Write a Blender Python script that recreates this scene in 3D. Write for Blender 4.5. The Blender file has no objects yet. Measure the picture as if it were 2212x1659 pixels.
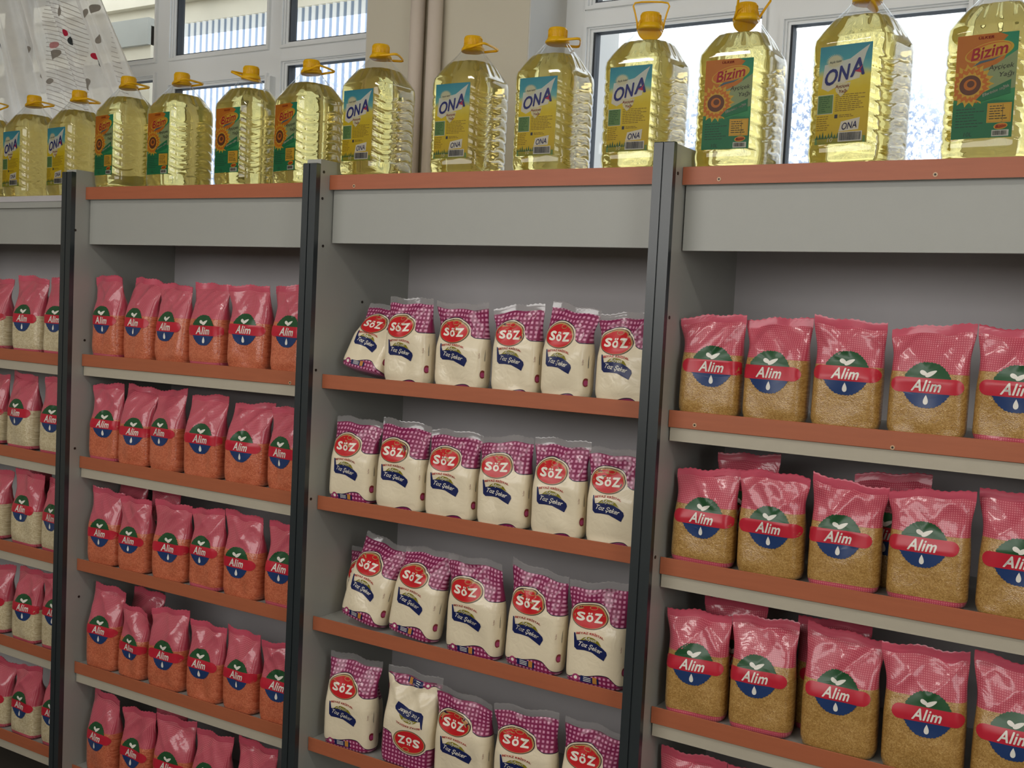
import bpy, bmesh, math, random
import numpy as np
from mathutils import Vector, Matrix

scene = bpy.context.scene
COL = scene.collection
PI = math.pi

# ------------------------------------------------------------------ camera, world, light, exposure
cam_d = bpy.data.cameras.new('camera')
cam_d.sensor_fit = 'HORIZONTAL'
cam_d.sensor_width = 36.0
cam_d.lens = 36.0 * 2350.13 / 2212.0
cam_d.clip_start = 0.05
cam = bpy.data.objects.new('camera', cam_d)
COL.objects.link(cam)
R_ = Vector((0.84741, 0.52859, 0.0498)); U_ = Vector((-0.07624, 0.02832, 0.99669)); F_ = Vector((-0.52543, 0.8484, -0.0643))
cam.matrix_world = Matrix(((R_.x, U_.x, -F_.x, 3.0), (R_.y, U_.y, -F_.y, -2.1401), (R_.z, U_.z, -F_.z, 1.6911), (0, 0, 0, 1)))
scene.camera = cam

scene.view_settings.view_transform = 'Standard'
scene.view_settings.look = 'None'
scene.view_settings.gamma = 1.0
scene.view_settings.use_curve_mapping = False
scene.view_settings.exposure = -0.32
scene.cycles.use_denoising = True
scene.cycles.use_adaptive_sampling = True
scene.cycles.adaptive_threshold = 0.03
scene.cycles.max_bounces = 12
scene.cycles.diffuse_bounces = 4
scene.cycles.glossy_bounces = 4
scene.cycles.transmission_bounces = 10
scene.cycles.transparent_max_bounces = 24
scene.cycles.volume_bounces = 0
scene.cycles.sample_clamp_indirect = 6.0
scene.cycles.caustics_reflective = False

world = bpy.data.worlds.new('overcast_sky')
scene.world = world
world.use_nodes = True
wn = world.node_tree
bg = wn.nodes['Background']
bg.inputs['Color'].default_value = (0.93, 0.97, 1.0, 1)
bg.inputs['Strength'].default_value = 4.0

LAMP_POWER = 23.0        # emission strength of the ceiling light diffusers


def area(name, loc, target, sx, sy, power, color):
    l = bpy.data.lights.new(name, 'AREA'); l.shape = 'RECTANGLE'; l.size = sx; l.size_y = sy
    l.energy = power; l.color = color
    o = bpy.data.objects.new(name, l); COL.objects.link(o); o.location = loc
    o.rotation_euler = (Vector(target) - Vector(loc)).to_track_quat('-Z', 'Y').to_euler()
    return o


# area light added behind the camera for front fill and sheen on the posts
area('unseen_front_fill', (1.0, -4.05, 2.45), (1.4, 0.0, 1.9), 5.0, 1.2, 80, (1.0, 0.98, 0.95))

area('unseen_right_fill', (5.1, -1.9, 2.1), (1.5, 0.0, 1.9), 1.8, 1.6, 30, (0.97, 0.99, 1.0))  # unseen fill added from the right to brighten the upright side panels

# ------------------------------------------------------------------ helpers
def lin(c):
    return tuple(((x / 255.0) / 12.92 if x / 255.0 <= 0.04045 else ((x / 255.0 + 0.055) / 1.055) ** 2.4) for x in c)


def new_mat(name):
    m = bpy.data.materials.new(name); m.use_nodes = True
    nt = m.node_tree
    return m, nt, nt.nodes['Principled BSDF'], nt.nodes['Material Output']


def N(nt, typ, **kw):
    n = nt.nodes.new(typ)
    for k, v in kw.items():
        if k == 'inp':
            for kk, vv in v.items():
                n.inputs[kk].default_value = vv
        else:
            setattr(n, k, v)
    return n


def math_n(nt, op, a, b=None, c=None):
    n = nt.nodes.new('ShaderNodeMath'); n.operation = op
    for i, v in enumerate((a, b, c)):
        if v is None:
            continue
        if isinstance(v, (int, float)):
            n.inputs[i].default_value = v
        else:
            nt.links.new(v, n.inputs[i])
    return n.outputs[0]


def mix_c(nt, f, a, b):
    n = nt.nodes.new('ShaderNodeMix'); n.data_type = 'RGBA'
    for sock, v in ((n.inputs[0], f), (n.inputs[6], a), (n.inputs[7], b)):
        if isinstance(v, (int, float)):
            sock.default_value = v
        elif isinstance(v, tuple):
            sock.default_value = (*v[:3], 1)
        else:
            nt.links.new(v, sock)
    return n.outputs[2]


def plain(name, rgb, rough=0.5, spec=0.5, noise=0.0, nscale=8.0, coat=0.0, metal=0.0, bump=0.0, stretch=None, bscale=None):
    """principled material with a faint procedural variation"""
    m, nt, p, out = new_mat(name)
    c = lin(rgb)
    p.inputs['Base Color'].default_value = (*c, 1)
    p.inputs['Roughness'].default_value = rough
    p.inputs['Specular IOR Level'].default_value = spec
    p.inputs['Metallic'].default_value = metal
    p.inputs['Coat Weight'].default_value = coat
    p.inputs['Coat Roughness'].default_value = 0.12
    if noise or bump:
        tc = N(nt, 'ShaderNodeTexCoord'); mp = N(nt, 'ShaderNodeMapping')
        if stretch:
            mp.inputs['Scale'].default_value = stretch
        nt.links.new(tc.outputs['Object'], mp.inputs[0])
        nz = N(nt, 'ShaderNodeTexNoise', inp={'Scale': nscale, 'Detail': 5.0})
        nt.links.new(mp.outputs[0], nz.inputs[0])
        f = math_n(nt, 'MULTIPLY_ADD', nz.outputs[0], 2.0 * noise, 1.0 - noise)
        vm = nt.nodes.new('ShaderNodeVectorMath'); vm.operation = 'SCALE'
        vm.inputs[0].default_value = c
        nt.links.new(f, vm.inputs[3]); nt.links.new(vm.outputs[0], p.inputs['Base Color'])
        if bump:
            b = N(nt, 'ShaderNodeBump', inp={'Strength': bump, 'Distance': 0.002})
            if bscale:
                nz2 = N(nt, 'ShaderNodeTexNoise', inp={'Scale': bscale, 'Detail': 3.0}); nt.links.new(mp.outputs[0], nz2.inputs[0]); nt.links.new(nz2.outputs[0], b.inputs['Height'])
            else:
                nt.links.new(nz.outputs[0], b.inputs['Height'])
            nt.links.new(b.outputs[0], p.inputs['Normal'])
    return m


def translucent(name, rgb, k=0.5, rough=0.4):
    """printed paper or thin plastic: part of the light behind it comes through"""
    m, nt, p, out = new_mat(name)
    c = lin(rgb)
    p.inputs['Base Color'].default_value = (*c, 1); p.inputs['Roughness'].default_value = rough
    t = N(nt, 'ShaderNodeBsdfTranslucent'); t.inputs[0].default_value = (*c, 1)
    mx = N(nt, 'ShaderNodeMixShader', inp={0: k})
    nt.links.new(p.outputs[0], mx.inputs[1]); nt.links.new(t.outputs[0], mx.inputs[2]); nt.links.new(mx.outputs[0], out.inputs[0])
    return m


def thin_clear(name, tint=(1, 1, 1), refl=1.0, rough=0.03, haze=0.0):
    """thin clear sheet: straight-through light and a fresnel reflection"""
    m, nt, p, out = new_mat(name)
    nt.nodes.remove(p)
    tr = N(nt, 'ShaderNodeBsdfTransparent'); tr.inputs[0].default_value = (*tint, 1)
    gl = N(nt, 'ShaderNodeBsdfGlossy'); gl.inputs['Roughness'].default_value = rough
    lw = N(nt, 'ShaderNodeLayerWeight', inp={'Blend': 0.5})
    f = math_n(nt, 'MULTIPLY', math_n(nt, 'MULTIPLY_ADD', math_n(nt, 'POWER', lw.outputs['Facing'], 5.0), 0.9, 0.04), refl)
    f = math_n(nt, 'MINIMUM', f, 1.0)
    mx = N(nt, 'ShaderNodeMixShader')
    nt.links.new(f, mx.inputs[0]); nt.links.new(tr.outputs[0], mx.inputs[1]); nt.links.new(gl.outputs[0], mx.inputs[2])
    last = mx.outputs[0]
    if haze:
        d = N(nt, 'ShaderNodeBsdfDiffuse'); d.inputs[0].default_value = (0.8, 0.8, 0.82, 1)
        m2 = N(nt, 'ShaderNodeMixShader', inp={0: haze})
        nt.links.new(last, m2.inputs[1]); nt.links.new(d.outputs[0], m2.inputs[2]); last = m2.outputs[0]
    nt.links.new(last, out.inputs[0])
    return m


class MB:
    """collects faces into one mesh"""
    def __init__(s):
        s.v = []; s.f = []; s.m = []; s.n = 0

    def add(s, v, f, mi=0):
        v = np.asarray(v, float).reshape(-1, 3)
        s.v.append(v)
        for q in f:
            s.f.append([i + s.n for i in q]); s.m.append(mi)
        s.n += len(v)
        return s

    def box(s, x0, x1, y0, y1, z0, z1, mi=0, dz1=0.0, ch=0.0):
        """box; dz1 raises the x1 end (a slightly sagging board), ch chamfers the long edges"""
        if ch:
            pr = [(y0 + ch, z0), (y1 - ch, z0), (y1, z0 + ch), (y1, z1 - ch), (y1 - ch, z1), (y0 + ch, z1), (y0, z1 - ch), (y0, z0 + ch)]
        else:
            pr = [(y0, z0), (y1, z0), (y1, z1), (y0, z1)]
        k = len(pr)
        v = [(x0, a, b) for a, b in pr] + [(x1, a, b + dz1) for a, b in pr]
        f = [[i, i + k, (i + 1) % k + k, (i + 1) % k] for i in range(k)] + [list(range(k)), list(range(2 * k - 1, k - 1, -1))]
        return s.add(v, f, mi)

    def ring(s, x0, x1, z0, z1, w, y0, y1, mi=0):
        """rectangular frame in the xz plane, w wide inwards"""
        s.box(x0, x0 + w, y0, y1, z0, z1, mi); s.box(x1 - w, x1, y0, y1, z0, z1, mi)
        s.box(x0 + w, x1 - w, y0, y1, z0, z0 + w, mi); s.box(x0 + w, x1 - w, y0, y1, z1 - w, z1, mi)
        return s

    def lathe(s, prof, seg=24, c=(0, 0, 0), mi=0, cap=True):
        v = []; f = []
        for r, z in prof:
            for i in range(seg):
                a = 2 * PI * i / seg
                v.append((c[0] + r * math.cos(a), c[1] + r * math.sin(a), c[2] + z))
        n = len(prof)
        for j in range(n - 1):
            for i in range(seg):
                a = j * seg + i; b = j * seg + (i + 1) % seg
                f.append([a, b, b + seg, a + seg])
        if cap:
            f.append(list(range(seg))[::-1]); f.append([(n - 1) * seg + i for i in range(seg)])
        return s.add(v, f, mi)

    def tube(s, pts, r, seg=8, closed=False, mi=0, ry=None):
        pts = [Vector(p) for p in pts]; n = len(pts); v = []; f = []
        up = Vector((0, 0, 1))
        for i, p in enumerate(pts):
            if closed:
                t = pts[(i + 1) % n] - pts[i - 1]
            else:
                t = pts[min(i + 1, n - 1)] - pts[max(i - 1, 0)]
            t.normalize()
            a = t.cross(up)
            if a.length < 1e-3:
                a = Vector((1, 0, 0))
            a.normalize(); b = t.cross(a)
            for k in range(seg):
                an = 2 * PI * k / seg
                q = p + a * (math.cos(an) * r) + b * (math.sin(an) * (ry or r))
                v.append(q[:])
        m = n if closed else n - 1
        for i in range(m):
            for k in range(seg):
                a0 = i * seg + k; a1 = i * seg + (k + 1) % seg
                b0 = ((i + 1) % n) * seg + k; b1 = ((i + 1) % n) * seg + (k + 1) % seg
                f.append([a0, a1, b1, b0])
        if not closed:
            f.append(list(range(seg))[::-1]); f.append([(n - 1) * seg + k for k in range(seg)])
        return s.add(v, f, mi)

    def mesh(s, name, mats, smooth=False):
        me = bpy.data.meshes.new(name)
        me.from_pydata(np.concatenate(s.v).tolist(), [], s.f)
        for m in (mats if isinstance(mats, (list, tuple)) else [mats]):
            me.materials.append(m)
        me.polygons.foreach_set('material_index', s.m)
        if smooth:
            me.polygons.foreach_set('use_smooth', [True] * len(s.f))
        me.update()
        return me

    def build(s, name, mats, parent=None, loc=(0, 0, 0), smooth=False):
        o = bpy.data.objects.new(name, s.mesh(name, mats, smooth))
        COL.objects.link(o); o.location = loc
        if parent:
            o.parent = parent
        return o


def tag(o, label=None, cat=None, group=None, kind=None):
    for k, v in (('label', label), ('category', cat), ('group', group), ('kind', kind)):
        if v:
            o[k] = v
    return o


def empty(name, loc, rot=(0, 0, 0)):
    o = bpy.data.objects.new(name, None); COL.objects.link(o); o.location = loc; o.rotation_euler = rot
    o.empty_display_size = 0.05
    return o


def sstep(x, a, b):
    t = np.clip((x - a) / (b - a), 0, 1)
    return t * t * (3 - 2 * t)


# ------------------------------------------------------------------ flat print shapes (x, z) used on bags and labels
_tc = {}
def text_shape(body, bold=0.0, shear=0.0, space=1.0):
    """outline text as flat triangles, width and height normalised to height 1 (cap height)"""
    key = (body, bold, shear, space)
    if key not in _tc:
        cu = bpy.data.curves.new('t', 'FONT'); cu.body = body; cu.resolution_u = 3
        cu.offset = bold; cu.shear = shear; cu.space_character = space; cu.fill_mode = 'FRONT'
        ob = bpy.data.objects.new('t', cu); COL.objects.link(ob)
        dg = bpy.context.evaluated_depsgraph_get(); dg.update()
        me = bpy.data.meshes.new_from_object(ob.evaluated_get(dg))
        bm = bmesh.new(); bm.from_mesh(me)
        bmesh.ops.triangulate(bm, faces=bm.faces[:])
        for _ in range(4):                     # long strokes need points along them to follow a curved bag
            lng = [e for e in bm.edges if e.calc_length() > .2]
            if not lng:
                break
            bmesh.ops.subdivide_edges(bm, edges=lng, cuts=1)
            bmesh.ops.triangulate(bm, faces=bm.faces[:])
        bm.to_mesh(me); bm.free()
        v = np.array([q.co[:2] for q in me.vertices]) if len(me.vertices) else np.zeros((1, 2))
        f = [list(q.vertices) for q in me.polygons]
        bpy.data.objects.remove(ob); bpy.data.curves.remove(cu); bpy.data.meshes.remove(me)
        lo, hi = v.min(0), v.max(0)
        v = (v - (lo + hi) / 2) / max(hi[1] - lo[1], 1e-6)
        _tc[key] = (v, f)
    return _tc[key]


def T(body, x, z, h, mat, layer=3, bold=0.0, shear=0.0, rot=0.0, w=None, arc=0.0, space=1.0):
    v, f = text_shape(body, 0.0, shear, space)
    v = v.copy() * h
    if w:
        v[:, 0] *= w / (v[:, 0].max() - v[:, 0].min())
    if bold:                                   # heavier strokes: the outline laid down again, shifted a little
        n = len(v); b_ = bold * h * .9
        offs = [(0, 0), (b_, 0), (-b_, 0), (0, b_), (0, -b_), (b_ * .7, b_ * .7), (-b_ * .7, -b_ * .7)]
        f = [[i + n * k for i in q] for k in range(len(offs)) for q in f]
        v = np.concatenate([v + o for o in offs])
    if arc:
        v[:, 1] += arc * (1 - (v[:, 0] / max(abs(v[:, 0]).max(), 1e-6)) ** 2)
    c, s_ = math.cos(rot), math.sin(rot)
    v = np.stack([v[:, 0] * c - v[:, 1] * s_, v[:, 0] * s_ + v[:, 1] * c], 1) + (x, z)
    return v, f, mat, layer


def fan(out, mat, layer=1, rings=7, centre=None):
    """star-shaped outline filled with concentric rings, so it can follow a curved surface"""
    out = np.asarray(out, float); c = np.asarray(centre if centre is not None else out.mean(0))
    k = len(out); v = [c[None]]; f = []
    for r in range(1, rings + 1):
        v.append(c + (out - c) * (r / rings))
    for i in range(k):
        f.append([0, 1 + i, 1 + (i + 1) % k])
    for r in range(rings - 1):
        for i in range(k):
            a = 1 + r * k + i; b = 1 + r * k + (i + 1) % k
            f.append([a, a + k, b + k, b])
    return np.concatenate(v), f, mat, layer


def ell(cx, cz, rx, rz, n=32, a0=0.0, a1=2 * PI, rot=0.0):
    a = np.linspace(a0, a1, n, endpoint=abs(a1 - a0) < 6.2)
    x = rx * np.cos(a); z = rz * np.sin(a)
    return np.stack([cx + x * math.cos(rot) - z * math.sin(rot), cz + x * math.sin(rot) + z * math.cos(rot)], 1)


def dense(pts, step=0.004):
    pts = np.asarray(pts, float); out = []
    for i in range(len(pts)):
        a, b = pts[i], pts[(i + 1) % len(pts)]
        n = max(1, int(np.linalg.norm(b - a) / step))
        for k in range(n):
            out.append(a + (b - a) * k / n)
    return np.array(out)


def rect(x0, x1, z0, z1, step=0.006):
    return dense([(x0, z0), (x1, z0), (x1, z1), (x0, z1)], step)


def orient(v2, f):
    """make every face wind the same way (counter-clockwise in x, z)"""
    r = []
    for q in f:
        a = 0.0
        for i in range(len(q)):
            p, n = v2[q[i]], v2[q[(i + 1) % len(q)]]
            a += p[0] * n[1] - n[0] * p[1]
        r.append(q if a > 0 else q[::-1])
    return r


# ------------------------------------------------------------------ materials
M = {}
M['wall'] = plain('cream_wall_paint', (205, 198, 180), 0.85, 0.2, 0.04, 3.0, bump=0.15, bscale=60)
M['reveal'] = plain('pale_plaster', (205, 203, 198), 0.85, 0.2, 0.05, 5.0, bump=0.2, bscale=40)
M['ceiling'] = plain('ceiling_paint', (215, 212, 205), 0.9, 0.2, 0.02, 2.0)
M['floor'] = plain('floor_tile', (84, 78, 70), 0.6, 0.4, 0.08, 3.0)
M['pipe'] = plain('painted_pipe', (214, 200, 186), 0.45, 0.5, 0.03, 10.0)
M['upvc'] = plain('white_window_plastic', (236, 238, 238), 0.35, 0.5, 0.02, 4.0)
M['gasket'] = plain('black_rubber_gasket', (40, 44, 50), 0.6)
M['glass'] = thin_clear('window_glass', (0.96, 0.98, 1.0))
M['board'] = plain('grey_melamine_board', (168, 169, 163), 0.40, 0.5, 0.02, 30.0, bump=0.05, bscale=300)
M['board2'] = plain('grey_back_panel', (194, 190, 192), 0.55, 0.35, 0.02, 30.0)
M['rail'] = plain('pale_shelf_rail', (188, 180, 162), 0.45, 0.4, 0.02, 30.0)
M['orange'] = plain('orange_wood_edge', (176, 100, 68), 0.42, 0.45, 0.10, 9.0, stretch=(1.0, 8.0, 14.0))
M['metal'] = plain('dark_green_grey_profile', (38, 46, 50), 0.33, 0.9, 0.03, 20.0)
M['screw'] = plain('dark_screw', (52, 44, 38), 0.4, metal=0.3)
M['screwlight'] = plain('pale_screw_cap', (210, 176, 140), 0.4)
M['cap'] = translucent('yellow_cap_plastic', (250, 200, 22), 0.30, 0.32)
M['film'] = thin_clear('clear_film', (0.95, 0.93, 0.93), 2.0, 0.12, 0.12)
M['bottle'] = thin_clear('clear_bottle_plastic', (0.985, 0.99, 0.985), 1.3, 0.04)

# print inks
INK = {}
def ink(name, rgb, k=0.0, rough=0.28):
    key = (name, k)
    if key not in INK:
        INK[key] = translucent('ink_' + name, rgb, k, rough) if k else plain('ink_' + name, rgb, rough, 0.5)
    return INK[key]


def gingham_nodes(nt, period, ca, cb):
    """woven check of two colours from the metre-scaled UV map"""
    uv = N(nt, 'ShaderNodeUVMap'); uv.uv_map = 'uv'
    sp = N(nt, 'ShaderNodeSeparateXYZ'); nt.links.new(uv.outputs[0], sp.inputs[0])
    sx = math_n(nt, 'MULTIPLY_ADD', math_n(nt, 'SINE', math_n(nt, 'MULTIPLY', sp.outputs[0], 2 * PI / period)), 0.9, 0.5)
    sz = math_n(nt, 'MULTIPLY_ADD', math_n(nt, 'SINE', math_n(nt, 'MULTIPLY', sp.outputs[1], 2 * PI / period)), 0.9, 0.5)
    for_x = math_n(nt, 'MINIMUM', math_n(nt, 'MAXIMUM', sx, 0.0), 1.0)
    for_z = math_n(nt, 'MINIMUM', math_n(nt, 'MAXIMUM', sz, 0.0), 1.0)
    f = math_n(nt, 'MULTIPLY', for_x, for_z)
    return mix_c(nt, f, ca, cb), uv


def attr(nt, name):
    a = N(nt, 'ShaderNodeAttribute'); a.attribute_name = name
    return a.outputs['Fac']


def step_n(nt, x, edge=0.0, w=0.0004):
    """0 below the edge, 1 above it"""
    s = math_n(nt, 'MULTIPLY_ADD', math_n(nt, 'SUBTRACT', x, edge), 1.0 / w, 0.5)
    return math_n(nt, 'MINIMUM', math_n(nt, 'MAXIMUM', s, 0.0), 1.0)


def grain_nodes(nt, uv, cols, scale):
    mp = N(nt, 'ShaderNodeVectorMath'); mp.operation = 'SCALE'; mp.inputs[3].default_value = 1.0
    nt.links.new(uv.outputs[0], mp.inputs[0])
    vo = N(nt, 'ShaderNodeTexVoronoi', inp={'Scale': scale}); nt.links.new(mp.outputs[0], vo.inputs['Vector'])
    rp = N(nt, 'ShaderNodeValToRGB')
    el = rp.color_ramp.elements
    el[0].position = 0.0; el[0].color = (*lin(cols[0]), 1); el[1].position = 1.0; el[1].color = (*lin(cols[2]), 1)
    e = el.new(0.5); e.color = (*lin(cols[1]), 1)
    sc = N(nt, 'ShaderNodeSeparateColor'); nt.links.new(vo.outputs['Color'], sc.inputs[0])
    nz = N(nt, 'ShaderNodeTexNoise', inp={'Scale': scale * 0.12, 'Detail': 3.0}); nt.links.new(mp.outputs[0], nz.inputs[0])
    f = math_n(nt, 'ADD', math_n(nt, 'MULTIPLY', sc.outputs[0], 0.55), math_n(nt, 'MULTIPLY', nz.outputs[0], 0.45))
    nt.links.new(f, rp.inputs[0])
    return rp.outputs[0], vo.outputs['Distance']


def bag_material(name, cols, scale, pink=(194, 72, 92), pink2=(222, 134, 144), period=0.0042):
    """printed pink check above the line, clear film over the grains below it, a pink band at the foot"""
    m, nt, p, out = new_mat(name)
    ging, uv = gingham_nodes(nt, period, lin(pink), lin(pink2))
    gr, dist = grain_nodes(nt, uv, cols, scale)
    up = step_n(nt, attr(nt, 'line')); low = step_n(nt, attr(nt, 'foot'))
    f = math_n(nt, 'MAXIMUM', up, math_n(nt, 'SUBTRACT', 1.0, low))
    c = mix_c(nt, f, gr, ging)
    nt.links.new(c, p.inputs['Base Color'])
    p.inputs['Roughness'].default_value = 0.33
    p.inputs['Specular IOR Level'].default_value = 0.5
    p.inputs['Coat Weight'].default_value = 0.7; p.inputs['Coat Roughness'].default_value = 0.10
    b = N(nt, 'ShaderNodeBump', inp={'Strength': 0.35, 'Distance': 0.001})
    nt.links.new(math_n(nt, 'MULTIPLY', dist, math_n(nt, 'SUBTRACT', 1.0, f)), b.inputs['Height'])
    crumple(nt, p, b)
    return m


def crumple(nt, p, prev=None):
    """fine creases of thin film"""
    tc = N(nt, 'ShaderNodeTexCoord'); nz = N(nt, 'ShaderNodeTexNoise', inp={'Scale': 26.0, 'Detail': 2.5, 'Distortion': 1.2})
    nt.links.new(tc.outputs['Object'], nz.inputs[0])
    r = math_n(nt, 'ABSOLUTE', math_n(nt, 'SUBTRACT', nz.outputs[0], 0.5))
    b2 = N(nt, 'ShaderNodeBump', inp={'Strength': 0.5, 'Distance': 0.004}); nt.links.new(r, b2.inputs['Height'])
    if prev:
        nt.links.new(prev.outputs[0], b2.inputs['Normal'])
    nt.links.new(b2.outputs[0], p.inputs['Normal']); nt.links.new(b2.outputs[0], p.inputs['Coat Normal'])


def sugar_material():
    m, nt, p, out = new_mat('printed_sugar_film')
    ging, uv = gingham_nodes(nt, 0.0104, lin((140, 30, 84)), lin((226, 158, 190)))
    white = lin((240, 226, 196))
    wv = attr(nt, 'line')
    c = mix_c(nt, step_n(nt, wv), ging, white)
    edge = math_n(nt, 'ABSOLUTE', math_n(nt, 'ADD', wv, 0.0004))
    c = mix_c(nt, math_n(nt, 'SUBTRACT', 1.0, step_n(nt, edge, 0.0011)), c, lin((34, 24, 52)))
    nt.links.new(c, p.inputs['Base Color'])
    p.inputs['Roughness'].default_value = 0.4
    p.inputs['Coat Weight'].default_value = 0.55; p.inputs['Coat Roughness'].default_value = 0.10
    crumple(nt, p)
    return m


M['lentil'] = bag_material('lentils_in_printed_film', [(172, 76, 48), (206, 110, 76), (226, 142, 106)], 420)
M['rice'] = bag_material('rice_in_printed_film', [(178, 158, 118), (212, 196, 158), (236, 226, 196)], 380)
M['bulgur'] = bag_material('bulgur_in_printed_film', [(140, 100, 44), (178, 136, 72), (212, 176, 112)], 520)
M['sugar'] = sugar_material()
M['sealpink'] = plain('pink_seal_film', (206, 84, 106), 0.35, 0.5, 0.05, 60.0, coat=0.5)

# ------------------------------------------------------------------ bags
ALIM_INK = [('green', (38, 84, 50)), ('red', (196, 38, 58)), ('blue', (36, 62, 112)), ('white', (240, 236, 226))]


def half_disc(cx, cz, r, lo, hi, teeth=0):
    """disc of radius r cut to lo..hi in z, with a small toothed rim"""
    a = np.linspace(0, 2 * PI, 96, endpoint=False)
    rr = r + (0.0008 * np.sign(np.sin(a * 40)) if teeth else 0)
    x = rr * np.cos(a); z = np.clip(rr * np.sin(a), lo, hi)
    return np.stack([cx + x, cz + z], 1)


def alim_print(lx, lz, k=1.0):
    """green leaf cap, red banner with the name, blue drop bowl; mats 1 green 2 red 3 blue 4 white"""
    d = []
    r = 0.0445 * k
    d.append(fan(half_disc(lx, lz, r, 0.013 * k, r, 1), 1, 1, 4, (lx, lz + 0.024 * k)))
    d.append(fan(half_disc(lx, lz, r, -r, -0.0155 * k, 1), 3, 1, 4, (lx, lz - 0.026 * k)))
    bw, bh = 0.063 * k, 0.0145 * k
    b = np.concatenate([ell(lx + bw - bh * .8, lz - .001, bh, bh, 10, -PI / 2, PI / 2), ell(lx - bw + bh * .8, lz - .001, bh, bh, 10, PI / 2, 3 * PI / 2)])
    d.append(fan(dense(b, .003), 2, 1.6, 9, (lx, lz)))
    d.append(T('Alim', lx - 0.001, lz - .001, 0.021 * k, 4, 2.6, 0.035, 0.3, 0.0, 0.054 * k, 0, 1.08))
    # two leaves
    for sx, rx, rot in ((-0.0065, 0.0085, -0.5), (0.006, 0.0115, 0.55)):
        a = np.linspace(0, 2 * PI, 20, endpoint=False)
        x = rx * k * np.cos(a); z = 0.0042 * k * np.sin(a) * (1 - 0.35 * np.cos(a))
        c, s_ = math.cos(rot), math.sin(rot)
        d.append(fan(np.stack([lx + sx * k + x * c - z * s_, lz + 0.0225 * k + x * s_ + z * c], 1), 4, 2.6, 2))
    # drop
    a = np.linspace(0, 2 * PI, 24, endpoint=False)
    d.append(fan(np.stack([lx + 0.0062 * k * np.sin(a) * (np.sin(a / 2) ** 1.2), lz - 0.028 * k + 0.0095 * k * np.cos(a)], 1), 4, 2.6, 2))
    return d


SUG_INK = [('red', (205, 32, 40)), ('gold', (188, 150, 96)), ('white', (248, 242, 228)), ('navy', (22, 34, 88)), ('olive', (138, 130, 30)),
           ('plum', (168, 60, 110)), ('darkedge', (34, 24, 52)), ('brownred', (128, 40, 44)), ('slate', (52, 60, 66)), ('amber', (196, 134, 60))]


def sugar_print(W, H, foot=1.0):
    """mats 1 red 2 gold 3 white 4 navy 5 olive 6 plum 7 dark 8 brown-red 9 slate 10 amber"""
    d = []
    k = W / 0.135
    ox, oz = -0.014 * k, 0.665 * H
    d.append(fan(ell(ox, oz, 0.0415 * k, 0.0300, 44), 7, 1, 5))
    d.append(fan(ell(ox, oz, 0.0400 * k, 0.0286, 44), 2, 1.5, 5))
    d.append(fan(ell(ox - 0.001, oz - 0.0012, 0.0375 * k, 0.0262, 44), 1, 2.0, 5))
    d.append(T('S', ox - 0.0195 * k, oz - 0.002, 0.0190, 3, 3, 0.075, 0, -0.05, 0.0160 * k))
    d.append(T('ö', ox - 0.0005 * k, oz - 0.0025, 0.0200, 3, 3, 0.055, 0, 0, 0.0135 * k))
    d.append(T('Z', ox + 0.0190 * k, oz - 0.002, 0.0190, 3, 3, 0.075, 0, 0.06, 0.0170 * k))
    d.append(fan(ell(ox + 0.006 * k, oz + 0.0205, 0.0090 * k, 0.0052, 20), 2, 3, 2))
    d.append(fan(ell(ox + 0.006 * k, oz + 0.0205, 0.0074 * k, 0.0038, 20), 1, 3.6, 2))
    d.append(T('BEYAZ KRİSTAL', ox + 0.006 * k, 0.490 * H, 0.0062, 1, 3, 0.03, 0, -0.03, 0.062 * k, 0.004))
    bx, bz = ox + 0.009 * k, 0.385 * H
    q = 1.1
    flag = [(-0.042, 0.024), (-0.039, 0.024), (-0.036, 0.008), (-0.026, 0.0095), (-0.008, 0.0105), (0.012, 0.008), (0.028, 0.002), (0.038, -0.004), (0.040, -0.010),
            (0.033, -0.0235), (0.020, -0.016), (0.002, -0.0125), (-0.018, -0.0115), (-0.034, -0.012), (-0.040, -0.007)]
    d.append(fan(dense([(bx + a * k * .94, bz + b * q) for a, b in flag]), 4, 1, 5, (bx - 0.030 * k, bz - 0.001)))
    d.append(fan(dense([(bx + a * k, bz + b * q) for a, b in [(-0.026, 0.0095), (-0.008, 0.0105), (0.012, 0.008), (0.024, 0.004), (0.016, 0.013), (0.004, 0.0175), (-0.006, 0.019), (-0.018, 0.016)]]), 5, 1.4, 3))
    d.append(T('Afyon', bx - 0.004 * k, bz + 0.0142, 0.0095, 3, 2.2, 0.02, 0.35, -0.05, 0.030 * k))
    d.append(T('Toz Şeker', bx - 0.001 * k, bz - 0.003, 0.0140, 3, 3, 0.02, 0.35, -0.15, 0.056 * k))
    # side print
    sx = W * 0.487
    d.append(T('Toz Şeker', sx - 0.007 * k, 0.40 * H, 0.0030, 8, 2, 0.0, 0.2, PI / 2, None))
    d.append(fan(rect(sx - 0.0006, sx + 0.0022, 0.34 * H, 0.48 * H), 9, 1, 3))
    d.append(fan(ell(sx - 0.002, 0.185 * H, 0.0032, 0.010, 20), 8, 1.4, 3))
    d.append(fan(ell(sx - 0.002, 0.180 * H, 0.0022, 0.006, 16), 6, 2, 2))
    if not foot:
        return d
    # foot emblems
    d.append(fan(ell(-W * .27, 0.062 * H, 0.0085, 0.0085, 20), 6, 2, 2)); d.append(fan(ell(-W * .27, 0.062 * H, 0.0042, 0.0042, 14), 3, 2.6, 2))
    d.append(fan(rect(-W * .19, W * .12, 0.030 * H, 0.090 * H), 4, 1.6, 3)); d.append(fan(rect(W * .02, W * .09, 0.034 * H, 0.098 * H), 10, 2.2, 3))
    for j in range(3):
        d.append(fan(rect(-W * .14, W * -.01, (0.042 + .016 * j) * H, (0.048 + .016 * j) * H), 3, 2.2, 1))
    return d


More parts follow.
